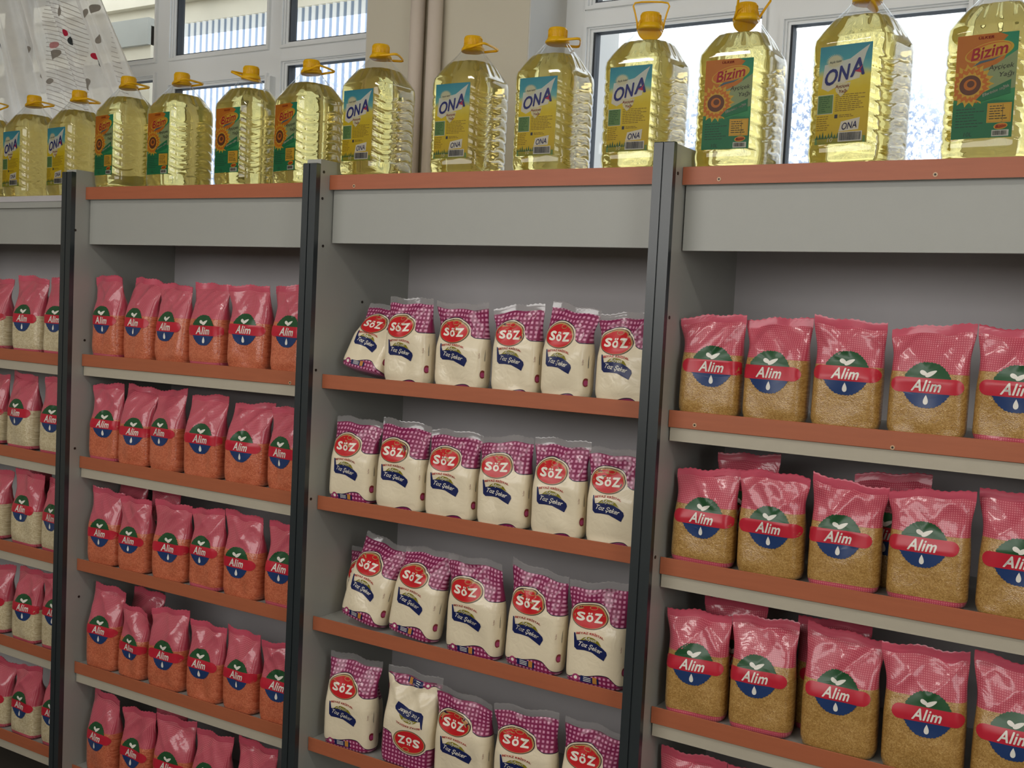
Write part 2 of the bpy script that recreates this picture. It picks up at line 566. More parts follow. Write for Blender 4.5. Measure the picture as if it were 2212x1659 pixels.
class BagSurf:
    def __init__(s, W, H, D, seed, kind):
        r = random.Random(seed)
        s.W, s.H, s.D = W, H, D
        s.kind = kind
        s.top = 0.87
        s.fill = r.uniform(0.46, 0.56)
        s.sk = r.uniform(-.008, .008); s.bend = r.uniform(-.018, .012)
        s.c1 = r.uniform(-.009, .009); s.c2 = r.uniform(-.006, .004); s.ph = r.uniform(0, 6.28)
        s.w = [(r.uniform(-1, 1) * 30, r.uniform(-1, 1) * 26, r.uniform(0, 6.28), r.uniform(.0006, .0014)) for _ in range(5)]
        s.cr = [(r.choice((-1, 1)), r.uniform(.55, 1.15), r.uniform(26, 46), r.uniform(0, 6.28), r.uniform(.0022, .0045)) for _ in range(3)]
        s.dent = [(r.uniform(-.6, .6), r.uniform(.08, .5), r.uniform(.16, .38), r.uniform(-.0045, .002)) for _ in range(3)]

    def hw(s, t):
        w = 0.93 + 0.055 * sstep(t, 0, .08) - 0.03 * sstep(t, .40, .68) + 0.085 * sstep(t, .70, .95)
        return s.W / 2 * w

    def dp(s, t):
        b = 0.90 + 0.10 * sstep(t, 0, .15)
        b *= 1 - 0.12 * sstep(t, .0, .35) * 0
        u = np.clip((t - s.fill) / (s.top + .06 - s.fill), 0, 1)
        return np.maximum(b * (1 - u ** 1.25), 0.02)

    def S(s, a, t, side=-1):
        """a -1..1 across, t 0..1 up; side -1 is the face towards the aisle"""
        a = np.asarray(a, float); t = np.asarray(t, float)
        hw = s.hw(t); d = s.D / 2 * s.dp(t)
        n = 8.0 - 5.0 * sstep(t, .40, .88)
        y = side * d * np.sqrt(np.maximum(1 - np.abs(a) ** n, 0))
        x = hw * a; z = t * s.H
        edge = 1 - np.abs(a) ** 4
        wr = np.zeros_like(x)
        for kx, kz, p, A in s.w:
            wr += A * np.sin(kx * x * 2.2 + kz * z * 2.2 + p)
        cm = sstep(t, .56, .72) * (1 - sstep(t, .88, .97))
        for sg, sl, fr, p, A in s.cr:
            q = np.sin(fr * (x * sg + z * sl) + p)
            wr += A * cm * (1 - np.abs(q)) ** 2 * 1.3
        for ax, tz, rr, A in s.dent:
            wr += A * np.exp(-((a - ax) ** 2 + (t - tz) ** 2 * 2) / rr ** 2)
        wr *= sstep(t, 0.02, .10)
        y = y + side * wr * edge * (1 - .6 * sstep(t, s.top, .98))
        u = sstep(t, .62, 1.0)
        y = y + s.bend * u + .0045 * np.sin(a * 4.2 + s.ph) * sstep(t, s.top - .12, .98)
        x = x + s.sk * u
        z = z + u * (s.c1 * a + s.c2 * a * a + .002 * np.sin(a * 6 + s.ph))
        # soft rounded foot
        z = z + 0.003 * (1 - sstep(t, 0, .05)) * (np.abs(a) ** 3)
        return np.stack([x, y, z], -1)


def zline(s, x):
    """printed boundary height on a sugar bag"""
    k = s.W / 0.135; H = s.H; ox = -0.014 * k; oz = .665 * H
    base = np.where(x < ox, .70 * H, (.70 - .10 * sstep(x, ox + .02 * k, ox + .062 * k)) * H)
    hump = oz + 0.0335 * np.sqrt(np.maximum(1 - ((x - ox) / (0.0455 * k)) ** 2, 0))
    hump = np.where(np.abs(x - ox) < 0.0455 * k, hump, 0)
    return np.maximum(base, hump)


def pouch(name, kind, W, H, D, seed, line=0.60, foot=-1.0, lx=0.0, lz=0.47, flip=False, parent=None, foot2=True):
    """one filled bag: a gridded skin plus its print, all one mesh, and its crimped top seal"""
    s = BagSurf(W, H, D, seed, kind)
    Na, Nt = 37, 42
    aa = np.sin(np.linspace(-PI / 2, PI / 2, Na)); tt = np.linspace(0, 1, Nt) ** 0.9
    tt = tt * (s.top + 0.06)
    A, Tt = np.meshgrid(aa, tt)
    fr = s.S(A, Tt, -1); bk = s.S(A, Tt, 1)
    mb = MB(); uv = []; ln = []; ft = []
    nf = Na * Nt
    def grid(off, rev):
        f = []
        for j in range(Nt - 1):
            for i in range(Na - 1):
                q = [off + j * Na + i, off + j * Na + i + 1, off + (j + 1) * Na + i + 1, off + (j + 1) * Na + i]
                f.append(q[::-1] if rev else q)
        return f
    faces = grid(0, False) + grid(nf, True)
    # bottom
    for i in range(Na - 1):
        faces.append([i + 1, i, nf + i, nf + i + 1])
    mb.add(np.concatenate([fr.reshape(-1, 3), bk.reshape(-1, 3)]), faces, 0)
    X = (s.hw(Tt) * A).ravel(); Z = (Tt * H).ravel()
    Xp, Zp = (-X, H * (s.top + .06) - Z + 0.006) if flip else (X, Z)
    if kind == 'sugar':
        up = zline(s, Xp) - Zp
        k = W / .135
        dn = Zp - ((0.105 if foot2 else 0.025) * H + 0.006 * np.sin(Xp * 60 / k) - 0.05 * H * sstep(np.abs(Xp), .25 * W, .42 * W))
        side = (0.485 * W - np.abs(Xp)) * 1.0
        w = np.minimum(np.minimum(up, dn), side + .006)
        ln += list(w) * 2; ft += [1.0] * (2 * nf)
    else:
        ln += list(Zp - line * H) * 2; ft += list(Zp - foot) * 2
    uv += list(zip(X + .2, Zp)) * 2
    if kind == 'sugar':
        decs = sugar_print(W, H, foot2); inks = SUG_INK
        mats = [M['sugar']] + [ink(n, c) for n, c in inks]
    else:
        decs = alim_print(lx, lz * H, min(1.0, W / .138)); inks = ALIM_INK
        mats = [M[kind]] + [ink('alim_' + n, c) for n, c in inks]
    for v2, f, mi, lay in decs:
        v2 = np.asarray(v2, float)
        f = orient(v2, f)
        x, z = v2[:, 0], v2[:, 1]
        if flip:
            x, z = -x, H * (s.top + .06) + .006 - z
        t = np.clip(z / H, .012, .98); a = np.clip(x / s.hw(t), -.985, .985)
        P = s.S(a, t)
        e = 2e-3
        Pa = s.S(np.clip(a + e, -.999, .999), t) - s.S(np.clip(a - e, -.999, .999), t); Pt = s.S(a, t + e) - s.S(a, t - e)
        n = np.cross(Pa, Pt); n /= np.maximum(np.linalg.norm(n, axis=1, keepdims=True), 1e-9)
        n[n[:, 1] > 0] *= -1
        mb.add(P + n * (0.0006 + 0.00036 * lay), f, mi)
        ln += [1.0] * len(P); ft += [1.0] * len(P); uv += list(zip(x, z))
    me = mb.mesh(name, mats, True)
    for nm, arr in (('line', ln), ('foot', ft)):
        at = me.attributes.new(nm, 'FLOAT', 'POINT'); at.data.foreach_set('value', np.array(arr, np.float32))
    ul = me.uv_layers.new(name='uv')
    vi = np.zeros(len(me.loops), np.int32); me.loops.foreach_get('vertex_index', vi)
    ul.data.foreach_set('uv', np.array(uv, np.float32)[vi].ravel())
    o = bpy.data.objects.new(name, me); COL.objects.link(o); o.parent = parent
    # seal strip
    sb = MB(); t0 = s.top + .035; ts = np.linspace(t0, 1.0, 7)
    A2, T2 = np.meshgrid(np.linspace(-1, 1, 41), ts)
    v = []
    for sd in (-1, 1):
        q = s.S(A2, T2, 0)
        q[..., 1] += sd * 0.0006 + 0.0007 * np.sin(T2 * H * 900)
        q[..., 2] += 0.0012 * np.sin(A2 * 37 + s.ph) * sstep(T2, t0 + .03, 1.0)
        v.append(q.reshape(-1, 3))
    f = []
    m = 41 * 7
    for k in (0, 1):
        for j in range(6):
            for i in range(40):
                q = [k * m + j * 41 + i, k * m + j * 41 + i + 1, k * m + (j + 1) * 41 + i + 1, k * m + (j + 1) * 41 + i]
                f.append(q if k == 0 else q[::-1])
    sb.add(np.concatenate(v), f)
    sb.build('top_seal', M['film'] if kind == 'sugar' else M['sealpink'], parent, smooth=True)
    return o


ORD = ['first', 'second', 'third', 'fourth', 'fifth', 'sixth']
SHELFW = {1: 'top shelf', 2: 'second shelf down', 3: 'third shelf down', 4: 'fourth shelf down', 5: 'fifth shelf down'}

# ------------------------------------------------------------------ shelving units
# every unit is 1 m wide; unit b spans x = b-2 .. b-1
SHELF = {(1, 1): (1.4923, 1.4899), (1, 2): (1.1722, 1.1641), (1, 3): (0.8445, 0.845), (1, 4): (0.5214, 0.5218), (1, 5): (0.19, 0.20),
         (2, 1): (1.4974, 1.5057), (2, 2): (1.1745, 1.1771), (2, 3): (0.8457, 0.8525), (2, 4): (0.5119, 0.5235), (2, 5): (0.1725, 0.1775),
         (3, 1): (1.5057, 1.511), (3, 2): (1.1797, 1.1846), (3, 3): (0.8506, 0.8511), (3, 4): (0.5164, 0.5164), (3, 5): (0.182, 0.182),
         (4, 1): (1.4992, 1.5009), (4, 2): (1.1746, 1.174), (4, 3): (0.8385, 0.8385), (4, 4): (0.508, 0.508), (4, 5): (0.18, 0.18)}
TOP = {1: (1.9949, 1.9951), 2: (2.0183, 2.0129), 3: (2.0308, 2.027), 4: (2.0239, 2.0248)}
FB = {1: (1.8394, 1.8407), 2: (1.8426, 1.8416), 3: (1.8543, 1.8511), 4: (1.846, 1.8502)}
TW, YS, YF, YB = 0.047, 0.051, 0.066, 0.410
ZT = 2.062


def shelf_z(b, k, x):
    z0, z1 = SHELF[(b, k)]
    return z0 + (z1 - z0) * (x - (b - 2 + TW)) / (1 - TW)


def upright(x, parent, zf=2.06):
    mb = MB(); mb.box(x, x + TW, 0.016, 0.43, 0.0, ZT + .006, ch=0.001)
    u = mb.build('upright', M['board'], parent)
    mb = MB()
    mb.box(x + .0002, x + TW * .44, 0.0, 0.016, 0.0, zf, ch=.0018)
    mb.box(x + TW * .44, x + TW * .52, 0.003, 0.016, 0.0, zf)
    mb.box(x + TW * .52, x + TW, 0.0, 0.016, 0.0, zf, ch=.0018)
    mb.build('edge_profile', M['metal'], u)
    return u


UNIT_LABEL = {1: 'shelving unit holding the cream rice bags, grey top edge without orange trim', 2: 'shelving unit filled with orange lentil bags under an orange-edged top',
              3: 'shelving unit holding the white sugar bags, its shelves without pale rails', 4: 'shelving unit holding the tan bulgur bags, with pale rails under orange edges'}
UP_SCREWS = {2: [(0.013, 1.882), (0.056, 1.541), (0.058, 0.72), (0.03, 1.2)], 3: [(0.024, 2.036), (0.022, 1.967), (0.031, 1.844), (0.2, 1.703), (0.022, 1.517), (0.022, 1.173)],
             4: [(0.022, 2.007), (0.022, 1.7), (0.022, 1.178)], 1: [(0.03, 1.5)]}
EDGE_SCREWS = {(3, 0): [(1.132, 2.001)], (4, 0): [(2.131, 1.996), (2.565, 1.995)], (4, 1): [(2.11, 1.472), (2.523, 1.468)], (2, 1): [(0.934, 1.474)]}


def disc(mb, cx, cy, cz, r, axis, h=0.0012, mi=0):
    v = []; f = []
    for s_ in (0, 1):
        for i in range(14):
            a = 2 * PI * i / 14
            if axis == 'x':
                v.append((cx + s_ * h, cy + r * math.cos(a), cz + r * math.sin(a)))
            else:
                v.append((cx + r * math.cos(a), cy - s_ * h, cz + r * math.sin(a)))
    for i in range(14):
        f.append([i, (i + 1) % 14, 14 + (i + 1) % 14, 14 + i])
    f.append(list(range(13, -1, -1))); f.append(list(range(14, 28)))
    mb.add(v, f, mi)


def unit(b):
    x0, x1 = b - 2 + 0.0, b - 1 + 0.0
    t = empty('shelving_unit', (x0, 0, 0)); tag(t, UNIT_LABEL[b], 'shelving unit', 'shelving units along the window wall')
    o = -x0
    u = upright(0.0, t, {3: 2.056, 4: 2.071}.get(b, 2.06))
    for y, z in UP_SCREWS[b]:
        mb = MB(); disc(mb, TW, y + .004, z, 0.0038, 'x'); mb.build('screw', M['screw'], u)
    if b == 4:
        upright(1.0, t)
    mb = MB(); mb.box(TW, .9995, YB, YB + .012, 0.05, TOP[b][0] - .04); mb.build('back_panel', M['board2'], t)
    # top board with its edge, and the fascia under it
    z0, z1 = TOP[b]; dz = z1 - z0
    mb = MB(); mb.box(TW + .0005, .9995, YS + .003, YB + .015, z0 - .038, z0, dz1=dz); tb = mb.build('top_board', M['board'], t)
    mb = MB(); mb.box(TW + .001, .999, YS, YS + .003, z0 - (.038 if b > 1 else .018), z0, dz1=dz)
    mb.build('edge_strip', M['orange'] if b > 1 else M['board2'], tb)
    for sx, sz in EDGE_SCREWS.get((b, 0), []):
        mb = MB(); disc(mb, sx - x0, YS - .0002, sz, .0045, 'y', .0008); e = mb.build('screw', M['screwlight'], tb)
        mb = MB(); disc(mb, sx - x0, YS - .001, sz, .0022, 'y', .0005); mb.build('screw', M['screw'], tb)
    f0, f1 = FB[b]
    mb = MB(); mb.add([(TW + .004, YF, f0), (.998, YF, f1), (.998, YF, z1 - .036), (TW + .004, YF, z0 - .036), (TW + .004, YF + .016, f0), (.998, YF + .016, f1), (.998, YF + .016, z1 - .036), (TW + .004, YF + .016, z0 - .036)],
                      [[0, 1, 2, 3], [5, 4, 7, 6], [1, 5, 6, 2], [4, 0, 3, 7], [4, 5, 1, 0], [3, 2, 6, 7]])
    mb.build('fascia_board', M['board'], t)
    for k in range(1, 6):
        z0, z1 = SHELF[(b, k)]; dz = z1 - z0
        mb = MB(); mb.box(TW + .001, .999, YS + .003, YB, z0 - .036, z0 - .008, dz1=dz); sh = mb.build('shelf', M['board'], t)
        mb = MB(); mb.box(TW + .002, .998, YS, YS + .003, z0 - .037, z0 + .0005, dz1=dz, ch=.0008); mb.build('edge_strip', M['orange'], sh)
        if b != 3 and (b, k) != (2, 3):
            mb = MB(); mb.box(TW + .004, .998, YS + .006, YS + .020, z0 - .067, z0 - .035, dz1=dz); mb.build('support_rail', M['rail'], sh)
        for sx, sz in EDGE_SCREWS.get((b, k), []):
            mb = MB(); disc(mb, sx - x0, YS - .0002, sz, .0045, 'y', .0008); mb.build('screw', M['screwlight'], sh)
            mb = MB(); disc(mb, sx - x0, YS - .001, sz, .0022, 'y', .0005); mb.build('screw', M['screw'], sh)
    return t


for b in (1, 2, 3, 4):
    unit(b)

# ------------------------------------------------------------------ the bags on the shelves: (x centre, width, height[, options])
KIND = {1: 'rice', 2: 'lentil', 3: 'sugar', 4: 'bulgur'}
ROWS = {
 (1, 1): [(-0.471, 0.14, 0.232), (-0.281, 0.135, 0.247), (-0.118, 0.125, 0.251)],
 (1, 2): [(-0.487, 0.135, 0.227), (-0.305, 0.14, 0.242), (-0.124, 0.13, 0.245)],
 (1, 3): [(-0.459, 0.14, 0.227), (-0.268, 0.144, 0.242), (-0.109, 0.13, 0.233)],
 (1, 4): [(-0.439, 0.145, 0.22), (-0.255, 0.13, 0.238), (-0.098, 0.125, 0.247)],
 (1, 5): [(-0.429, 0.145, 0.216), (-0.250, 0.13, 0.232), (-0.087, 0.125, 0.240)],
 (2, 1): [(0.127, 0.134, 0.25), (0.270, 0.142, 0.245), (0.421, 0.14, 0.23), (0.571, 0.135, 0.234), (0.733, 0.135, 0.231), (0.895, 0.13, 0.234)],
 (2, 2): [(0.126, 0.135, 0.235), (0.267, 0.125, 0.237), (0.405, 0.13, 0.236), (0.568, 0.135, 0.235), (0.738, 0.14, 0.224), (0.900, 0.13, 0.227)],
 (2, 3): [(0.134, 0.13, 0.226), (0.278, 0.12, 0.222), (0.440, 0.134, 0.227), (0.596, 0.126, 0.229), (0.745, 0.138, 0.235), (0.905, 0.13, 0.228)],
 (2, 4): [(0.138, 0.137, 0.252), (0.282, 0.115, 0.214), (0.440, 0.145, 0.234), (0.604, 0.14, 0.22), (0.752, 0.125, 0.22), (0.903, 0.13, 0.22)],
 (2, 5): [(0.144, 0.13, 0.246), (0.31, 0.135, 0.238), (0.474, 0.143, 0.24), (0.638, 0.14, 0.24), (0.815, 0.146, 0.249)],
 (3, 1): [(1.148, 0.130, 0.185, {'lean': 24, 'roll': 7}), (1.302, 0.133, 0.212), (1.465, 0.140, 0.202), (1.628, 0.125, 0.206), (1.766, 0.126, 0.208, {'roll': 1}), (1.917, 0.128, 0.196)],
 (3, 2): [(1.133, 0.13, 0.215), (1.296, 0.133, 0.22), (1.455, 0.135, 0.212), (1.613, 0.13, 0.214), (1.765, 0.128, 0.220), (1.912, 0.128, 0.214)],
 (3, 3): [(1.182, 0.135, 0.215, {'lean': 10, 'roll': 8}), (1.352, 0.142, 0.222, {'roll': 5, 'lean': 6}), (1.543, 0.15, 0.236), (1.716, 0.142, 0.234, {'roll': 2}), (1.886, 0.135, 0.234)],
 (3, 4): [(1.158, 0.145, 0.236), (1.352, 0.14, 0.240, {'flip': 1, 'roll': 3}), (1.526, 0.146, 0.228), (1.710, 0.155, 0.232), (1.887, 0.138, 0.236)],
 (4, 1): [(2.122, 0.132, 0.211), (2.268, 0.142, 0.212), (2.416, 0.146, 0.213), (2.573, 0.150, 0.210), (2.733, 0.158, 0.208)],
 (4, 2): [(2.128, 0.135, 0.200), (2.280, 0.135, 0.215), (2.434, 0.150, 0.212), (2.597, 0.152, 0.216), (2.766, 0.158, 0.228)],
 (4, 3): [(2.134, 0.142, 0.222), (2.282, 0.152, 0.232), (2.447, 0.154, 0.236), (2.612, 0.162, 0.240), (2.780, 0.162, 0.244)],
 (4, 4): [(2.135, 0.150, 0.232), (2.295, 0.152, 0.235), (2.455, 0.154, 0.236)],
}
BEHIND = {(2, 3): [(0.13, 0.13, 0.248), (0.30, 0.13, 0.240)], (2, 5): [(0.36, .14, .236)], (3, 3): [(1.125, 0.13, 0.17)], (3, 4): [(1.12, 0.13, 0.17)],
          (4, 2): [(2.19, 0.14, 0.232), (2.50, 0.15, 0.226)], (4, 3): [(2.18, 0.14, 0.242), (2.40, 0.15, .236)], (2, 4): [(0.22, 0.13, 0.236)], (1, 3): [(-0.35, .13, .236)]}
DESC = {'rice': ('rice_bag', 'cream rice bag with pink checked top', 'rice bag'), 'lentil': ('lentil_bag', 'orange lentil bag with pink checked top', 'lentil bag'),
        'sugar': ('sugar_bag', 'white sugar bag with magenta checked top', 'sugar bag'), 'bulgur': ('bulgur_bag', 'tan bulgur bag with pink checked top', 'bulgur bag')}
GROUPS = {'rice': 'rice bags in the unit with the grey top edge', 'lentil': 'lentil bags in the lentil unit', 'sugar': 'sugar bags in the sugar unit', 'bulgur': 'bulgur bags in the bulgur unit'}
seed = 10
rnd = random.Random(4)


def place_bag(b, k, i, item, back=False, total=6):
    global seed
    seed += 1
    kind = KIND[b]
    X, W, H = item[:3]; opt = item[3] if len(item) > 3 else {}
    D = 0.066 if kind == 'sugar' else 0.07
    H = H + .0065
    X0 = X
    if not back:
        X += .0085 * (3.0 - X) / 2.2
    if not back:                               # tightly packed: each bag is nearly as wide as its place
        xs = [q[0] for q in ROWS[(b, k)]]
        gap = min([abs(X0 - q) for q in xs if q != X0])
        W = min(W * (1.12 if kind == 'sugar' else 1.06), gap - (.009 if kind == 'sugar' else .008))
        if X - W / 2 < b - 2 + TW + .003:
            X += b - 2 + TW + .003 - (X - W / 2)
    Yc = YS + .0035 + D / 2 + rnd.uniform(0, .004) + (.094 if back else 0)
    nm, what, cat = DESC[kind]
    if back:
        lab = '%s half hidden behind the front row, %s, %s' % (what.split(' with')[0], {0: 'near its post', 1: 'farther along'}[i], SHELFW[k])
    elif opt.get('flip'):
        lab = 'white sugar bag standing upside down, its red oval at the foot, %s' % SHELFW[k]
    elif b == 1:
        lab = '%s, %s before the dark post, %s' % (what, ['third', 'second', 'nearest'][i], SHELFW[k])
    else:
        lab = '%s, %s from its post, on the %s' % (what, ORD[i], SHELFW[k])
    yaw = rnd.uniform(-5, 5)
    lean = opt.get('lean', rnd.uniform(-.5, 1.5)); roll = opt.get('roll', rnd.uniform(-1, 1))
    if lean > 9:
        Yc += .006
    ez = abs(math.sin(math.radians(roll))) * W / 2 + abs(math.sin(math.radians(lean))) * D / 2 * .8
    t = empty(nm, (X, Yc, shelf_z(b, k, X) - .0075 + ez), (math.radians(-lean), math.radians(roll), math.radians(yaw)))
    tag(t, lab, cat, GROUPS[kind])
    if kind == 'sugar':
        pouch('pouch', kind, W, H, D, seed, parent=t, flip=bool(opt.get('flip')), foot2=(k >= 3 or i == 0))
    else:
        line = {'lentil': .545, 'rice': .50, 'bulgur': .60}[kind] + rnd.uniform(-.03, .03)
        foot = .013 if (kind == 'rice' or rnd.random() < .3) else -1
        lz = {'lentil': .46, 'rice': .47, 'bulgur': .49}[kind] + rnd.uniform(-.03, .03)
        pouch('pouch', kind, W, H, D, seed, line, foot, rnd.uniform(-.008, .008), lz, parent=t)


for (b, k), items in ROWS.items():
    for i, it in enumerate(items):
        place_bag(b, k, i, it)
for (b, k), items in BEHIND.items():
    for i, it in enumerate(items):
        place_bag(b, k, i, it, back=True)

# ------------------------------------------------------------------ oil bottles
BS = 0.160; BH = 0.345


def b_half(z):
    """half side of the bottle at height z"""
    pts = [(0, .070), (.006, .0755), (.022, .078), (.05, .078), (.224, .0785), (.236, .0770), (.272, .0570), (.297, .0390), (.313, .0275), (.320, .0225), (.338, .0215)]
    return np.interp(z, [a for a, _ in pts], [b for _, b in pts])


def b_ring(z, phi, k=1.0):
    n = 2 + 3.0 * (1 - sstep(np.asarray(z, float), .225, .308))
    c, s_ = np.abs(np.cos(phi)), np.abs(np.sin(phi))
    r = b_half(z) / (c ** n + s_ ** n) ** (1 / n)
    # rounded ribs that dip where they cross the corners
    corner = (np.abs(np.sin(2 * phi))) ** 1.5
    zz = z - .011 * corner * np.sin(4 * phi + .6)
    ph = (zz - .038) / .0265
    rib = np.clip(1 - np.abs((ph - np.round(ph)) * 4.2), 0, 1)
    m = sstep(z, .030, .040) * (1 - sstep(z, .202, .212))
    r = r - (.0015 + .0024 * corner) * rib ** 1.2 * m
    fl = .0011 * np.cos(phi * 16) * sstep(z, .238, .255) * (1 - sstep(z, .30, .315))
    return (r + fl) * k


def bottle_mesh(name, mat, z0, z1, k, off=0.0, cap_top=True, seg=112, nz=150):
    zs = np.linspace(z0, z1, nz); ph = np.linspace(0, 2 * PI, seg, endpoint=False)
    P, Z = np.meshgrid(ph, zs)
    r = b_ring(Z, P, 1.0) - off
    v = np.stack([r * np.cos(P), r * np.sin(P), Z], -1).reshape(-1, 3)
    mb = MB(); f = []
    for j in range(nz - 1):
        for i in range(seg):
            a = j * seg + i; b = j * seg + (i + 1) % seg
            f.append([a, b, b + seg, a + seg])
    n0 = len(v)
    v = np.concatenate([v, [[0, 0, z0 + .004], [0, 0, z1]]])
    for i in range(seg):
        f.append([(i + 1) % seg, i, n0])
        if cap_top:
            f.append([(nz - 1) * seg + i, (nz - 1) * seg + (i + 1) % seg, n0 + 1])
    mb.add(v, f)
    return mb.mesh(name, mat, True)


def oil_material():
    m, nt, p, out = new_mat('sunflower_oil')
    p.inputs['Base Color'].default_value = (1.0, 0.985, 0.86, 1)
    p.inputs['Transmission Weight'].default_value = 1.0
    p.inputs['Roughness'].default_value = 0.0
    p.inputs['IOR'].default_value = 1.38
    va = N(nt, 'ShaderNodeVolumeAbsorption', inp={'Color': (0.98, 0.86, 0.22, 1), 'Density': 7.5})
    nt.links.new(va.outputs[0], out.inputs['Volume'])
    t = N(nt, 'ShaderNodeBsdfTranslucent'); t.inputs[0].default_value = (*lin((252, 240, 158)), 1)   # translucent share added to lighten the oil and make it glow
    mx = N(nt, 'ShaderNodeMixShader', inp={0: .19})
    nt.links.new(p.outputs[0], mx.inputs[1]); nt.links.new(t.outputs[0], mx.inputs[2]); nt.links.new(mx.outputs[0], out.inputs['Surface'])
    return m


M['oil'] = oil_material()
ME_BODY = bottle_mesh('bottle_body', M['bottle'], 0.0, .330, 1.0, 0.0)
ME_OIL = bottle_mesh('bottle_oil', M['oil'], 0.003, .279, 1.0, .0016)


def cap_mesh():
    mb = MB()
    mb.lathe([(.0255, .311), (.0280, .313), (.0280, .319), (.0245, .322), (.0245, .325)], 40)
    pr = []
    for r, z in [(.0220, .324), (.0226, .326), (.0226, .345), (.0208, .3485), (.010, .350)]:
        pr.append((r, z))
    mb.lathe(pr, 40)
    for i in range(40):           # grip ribs
        a = 2 * PI * i / 40
        c, s_ = math.cos(a), math.sin(a)
        mb.tube([(c * .0227, s_ * .0227, .3265), (c * .0227, s_ * .0227, .344)], .0007, 4)
    return mb.mesh('cap', M['cap'], True)


def handle_mesh():
    """trapezoid loop hinged at the collar, lying along +x"""
    path = [(-.004, -.0280, 0), (.012, -.0300, 0), (.030, -.0345, 0), (.046, -.0395, 0), (.0525, -.036, 0), (.0545, -.022, 0), (.055, 0, 0), (.0545, .022, 0), (.0525, .036, 0), (.046, .0395, 0), (.030, .0345, 0), (.012, .0300, 0), (-.004, .0280, 0)]
    mb = MB(); mb.tube(path, .0020, 8, ry=.0032)
    mb.lathe([(.0270, -.0025), (.0292, -.0015), (.0292, .0025), (.0270, .0035)], 32)
    return mb.mesh('handle', M['cap'], True)


ME_CAP = cap_mesh(); ME_HANDLE = handle_mesh()

TR = 0.42
def tink(n, rgb):
    return ink(n, tuple(int(c * .88) for c in rgb), TR, .45)


def ramp_material(name, stops, extra=None):
    m, nt, p, out = new_mat(name)
    uv = N(nt, 'ShaderNodeUVMap'); uv.uv_map = 'uv'
    sp = N(nt, 'ShaderNodeSeparateXYZ'); nt.links.new(uv.outputs[0], sp.inputs[0])
    nz = N(nt, 'ShaderNodeTexNoise', inp={'Scale': 6.0, 'Detail': 2.0}); nt.links.new(uv.outputs[0], nz.inputs[0])
    f = math_n(nt, 'ADD', sp.outputs[1], math_n(nt, 'MULTIPLY_ADD', nz.outputs[0], 0.10, -.05))
    if extra:
        f = math_n(nt, 'ADD', f, math_n(nt, 'MULTIPLY', sp.outputs[0], extra))
    rp = N(nt, 'ShaderNodeValToRGB'); nt.links.new(f, rp.inputs[0])
    el = rp.color_ramp.elements
    el[0].position = stops[0][0]; el[0].color = (*lin(stops[0][1]), 1)
    el[1].position = stops[-1][0]; el[1].color = (*lin(stops[-1][1]), 1)
    for pos, c in stops[1:-1]:
        e = el.new(pos); e.color = (*lin(c), 1)
    for e in el:
        e.color = (e.color[0] * .8, e.color[1] * .84, e.color[2] * .8, 1)
    nt.links.new(rp.outputs[0], p.inputs['Base Color']); p.inputs['Roughness'].default_value = .45
    t = N(nt, 'ShaderNodeBsdfTranslucent'); nt.links.new(rp.outputs[0], t.inputs[0])
    mx = N(nt, 'ShaderNodeMixShader', inp={0: TR})
    nt.links.new(p.outputs[0], mx.inputs[1]); nt.links.new(t.outputs[0], mx.inputs[2]); nt.links.new(mx.outputs[0], out.inputs[0])
    return m


LW, LH = 0.102, 0.182


def label_mesh(name, base_mat, decs, mats):
    """label glued to the front face (towards -y) of a bottle"""
    z0 = .036; mb = MB(); uv = []
    def surf(x, z):
        # follows the gently bowed front face
        y = -(.0786 - .0016 * (x / .05) ** 2) + .00012 * np.sin(z * 237)
        return np.stack([x, y, z], 1)
    nx, nz = 14, 40
    X, Z = np.meshgrid(np.linspace(-LW / 2, LW / 2, nx), np.linspace(0, LH, nz))
    v = surf(X.ravel(), Z.ravel() + z0); v[:, 1] -= .0010
    f = [[j * nx + i, j * nx + i + 1, (j + 1) * nx + i + 1, (j + 1) * nx + i] for j in range(nz - 1) for i in range(nx - 1)]
    mb.add(v, f, 0); uv += list(zip((X.ravel() + LW / 2) / LW, Z.ravel() / LH))
    for v2, f, mi, lay in decs:
        v2 = np.asarray(v2, float); f = orient(v2, f)
        q = surf(np.clip(v2[:, 0], -LW / 2, LW / 2), np.clip(v2[:, 1], 0, LH) + z0); q[:, 1] -= .0010 + .00030 * lay
        mb.add(q, f, mi); uv += [(0, 0)] * len(q)
    me = mb.mesh(name, [base_mat] + mats, True)
    ul = me.uv_layers.new(name='uv'); vi = np.zeros(len(me.loops), np.int32); me.loops.foreach_get('vertex_index', vi)
    ul.data.foreach_set('uv', np.array(uv, np.float32)[vi].ravel())
    return me


def small_lines(x0, x1, z0, z1, n, mat, seed=1, lay=1):
    r = random.Random(seed); out = []
    for i in range(n):
        z = z1 - (z1 - z0) * (i + .5) / n; x = x0
        e = x0 + (x1 - x0) * r.uniform(.6, 1.0)
        while x < e - .004:
            w = r.uniform(.003, .009)
            out.append((np.array([(x, z), (min(x + w, e), z), (min(x + w, e), z + .0014), (x, z + .0014)]), [[0, 1, 2, 3]], mat, lay)); x += w + .0012
    return out


def quad(x0, x1, z0, z1, mat, lay):
    return (np.array([(x0, z0), (x1, z0), (x1, z1), (x0, z1)]), [[0, 1, 2, 3]], mat, lay)


def barcode(x0, x1, z0, z1, mw, mk, seed=3):
    r = random.Random(seed); o = [quad(x0, x1, z0, z1, mw, 3)]
    x = x0 + .0022
    while x < x1 - .003:
        w = r.choice((.0005, .0008, .0013)); o.append(quad(x, x + w, z0 + .002, z1 - .0015, mk, 4)); x += w + r.choice((.0006, .0009))
    return o


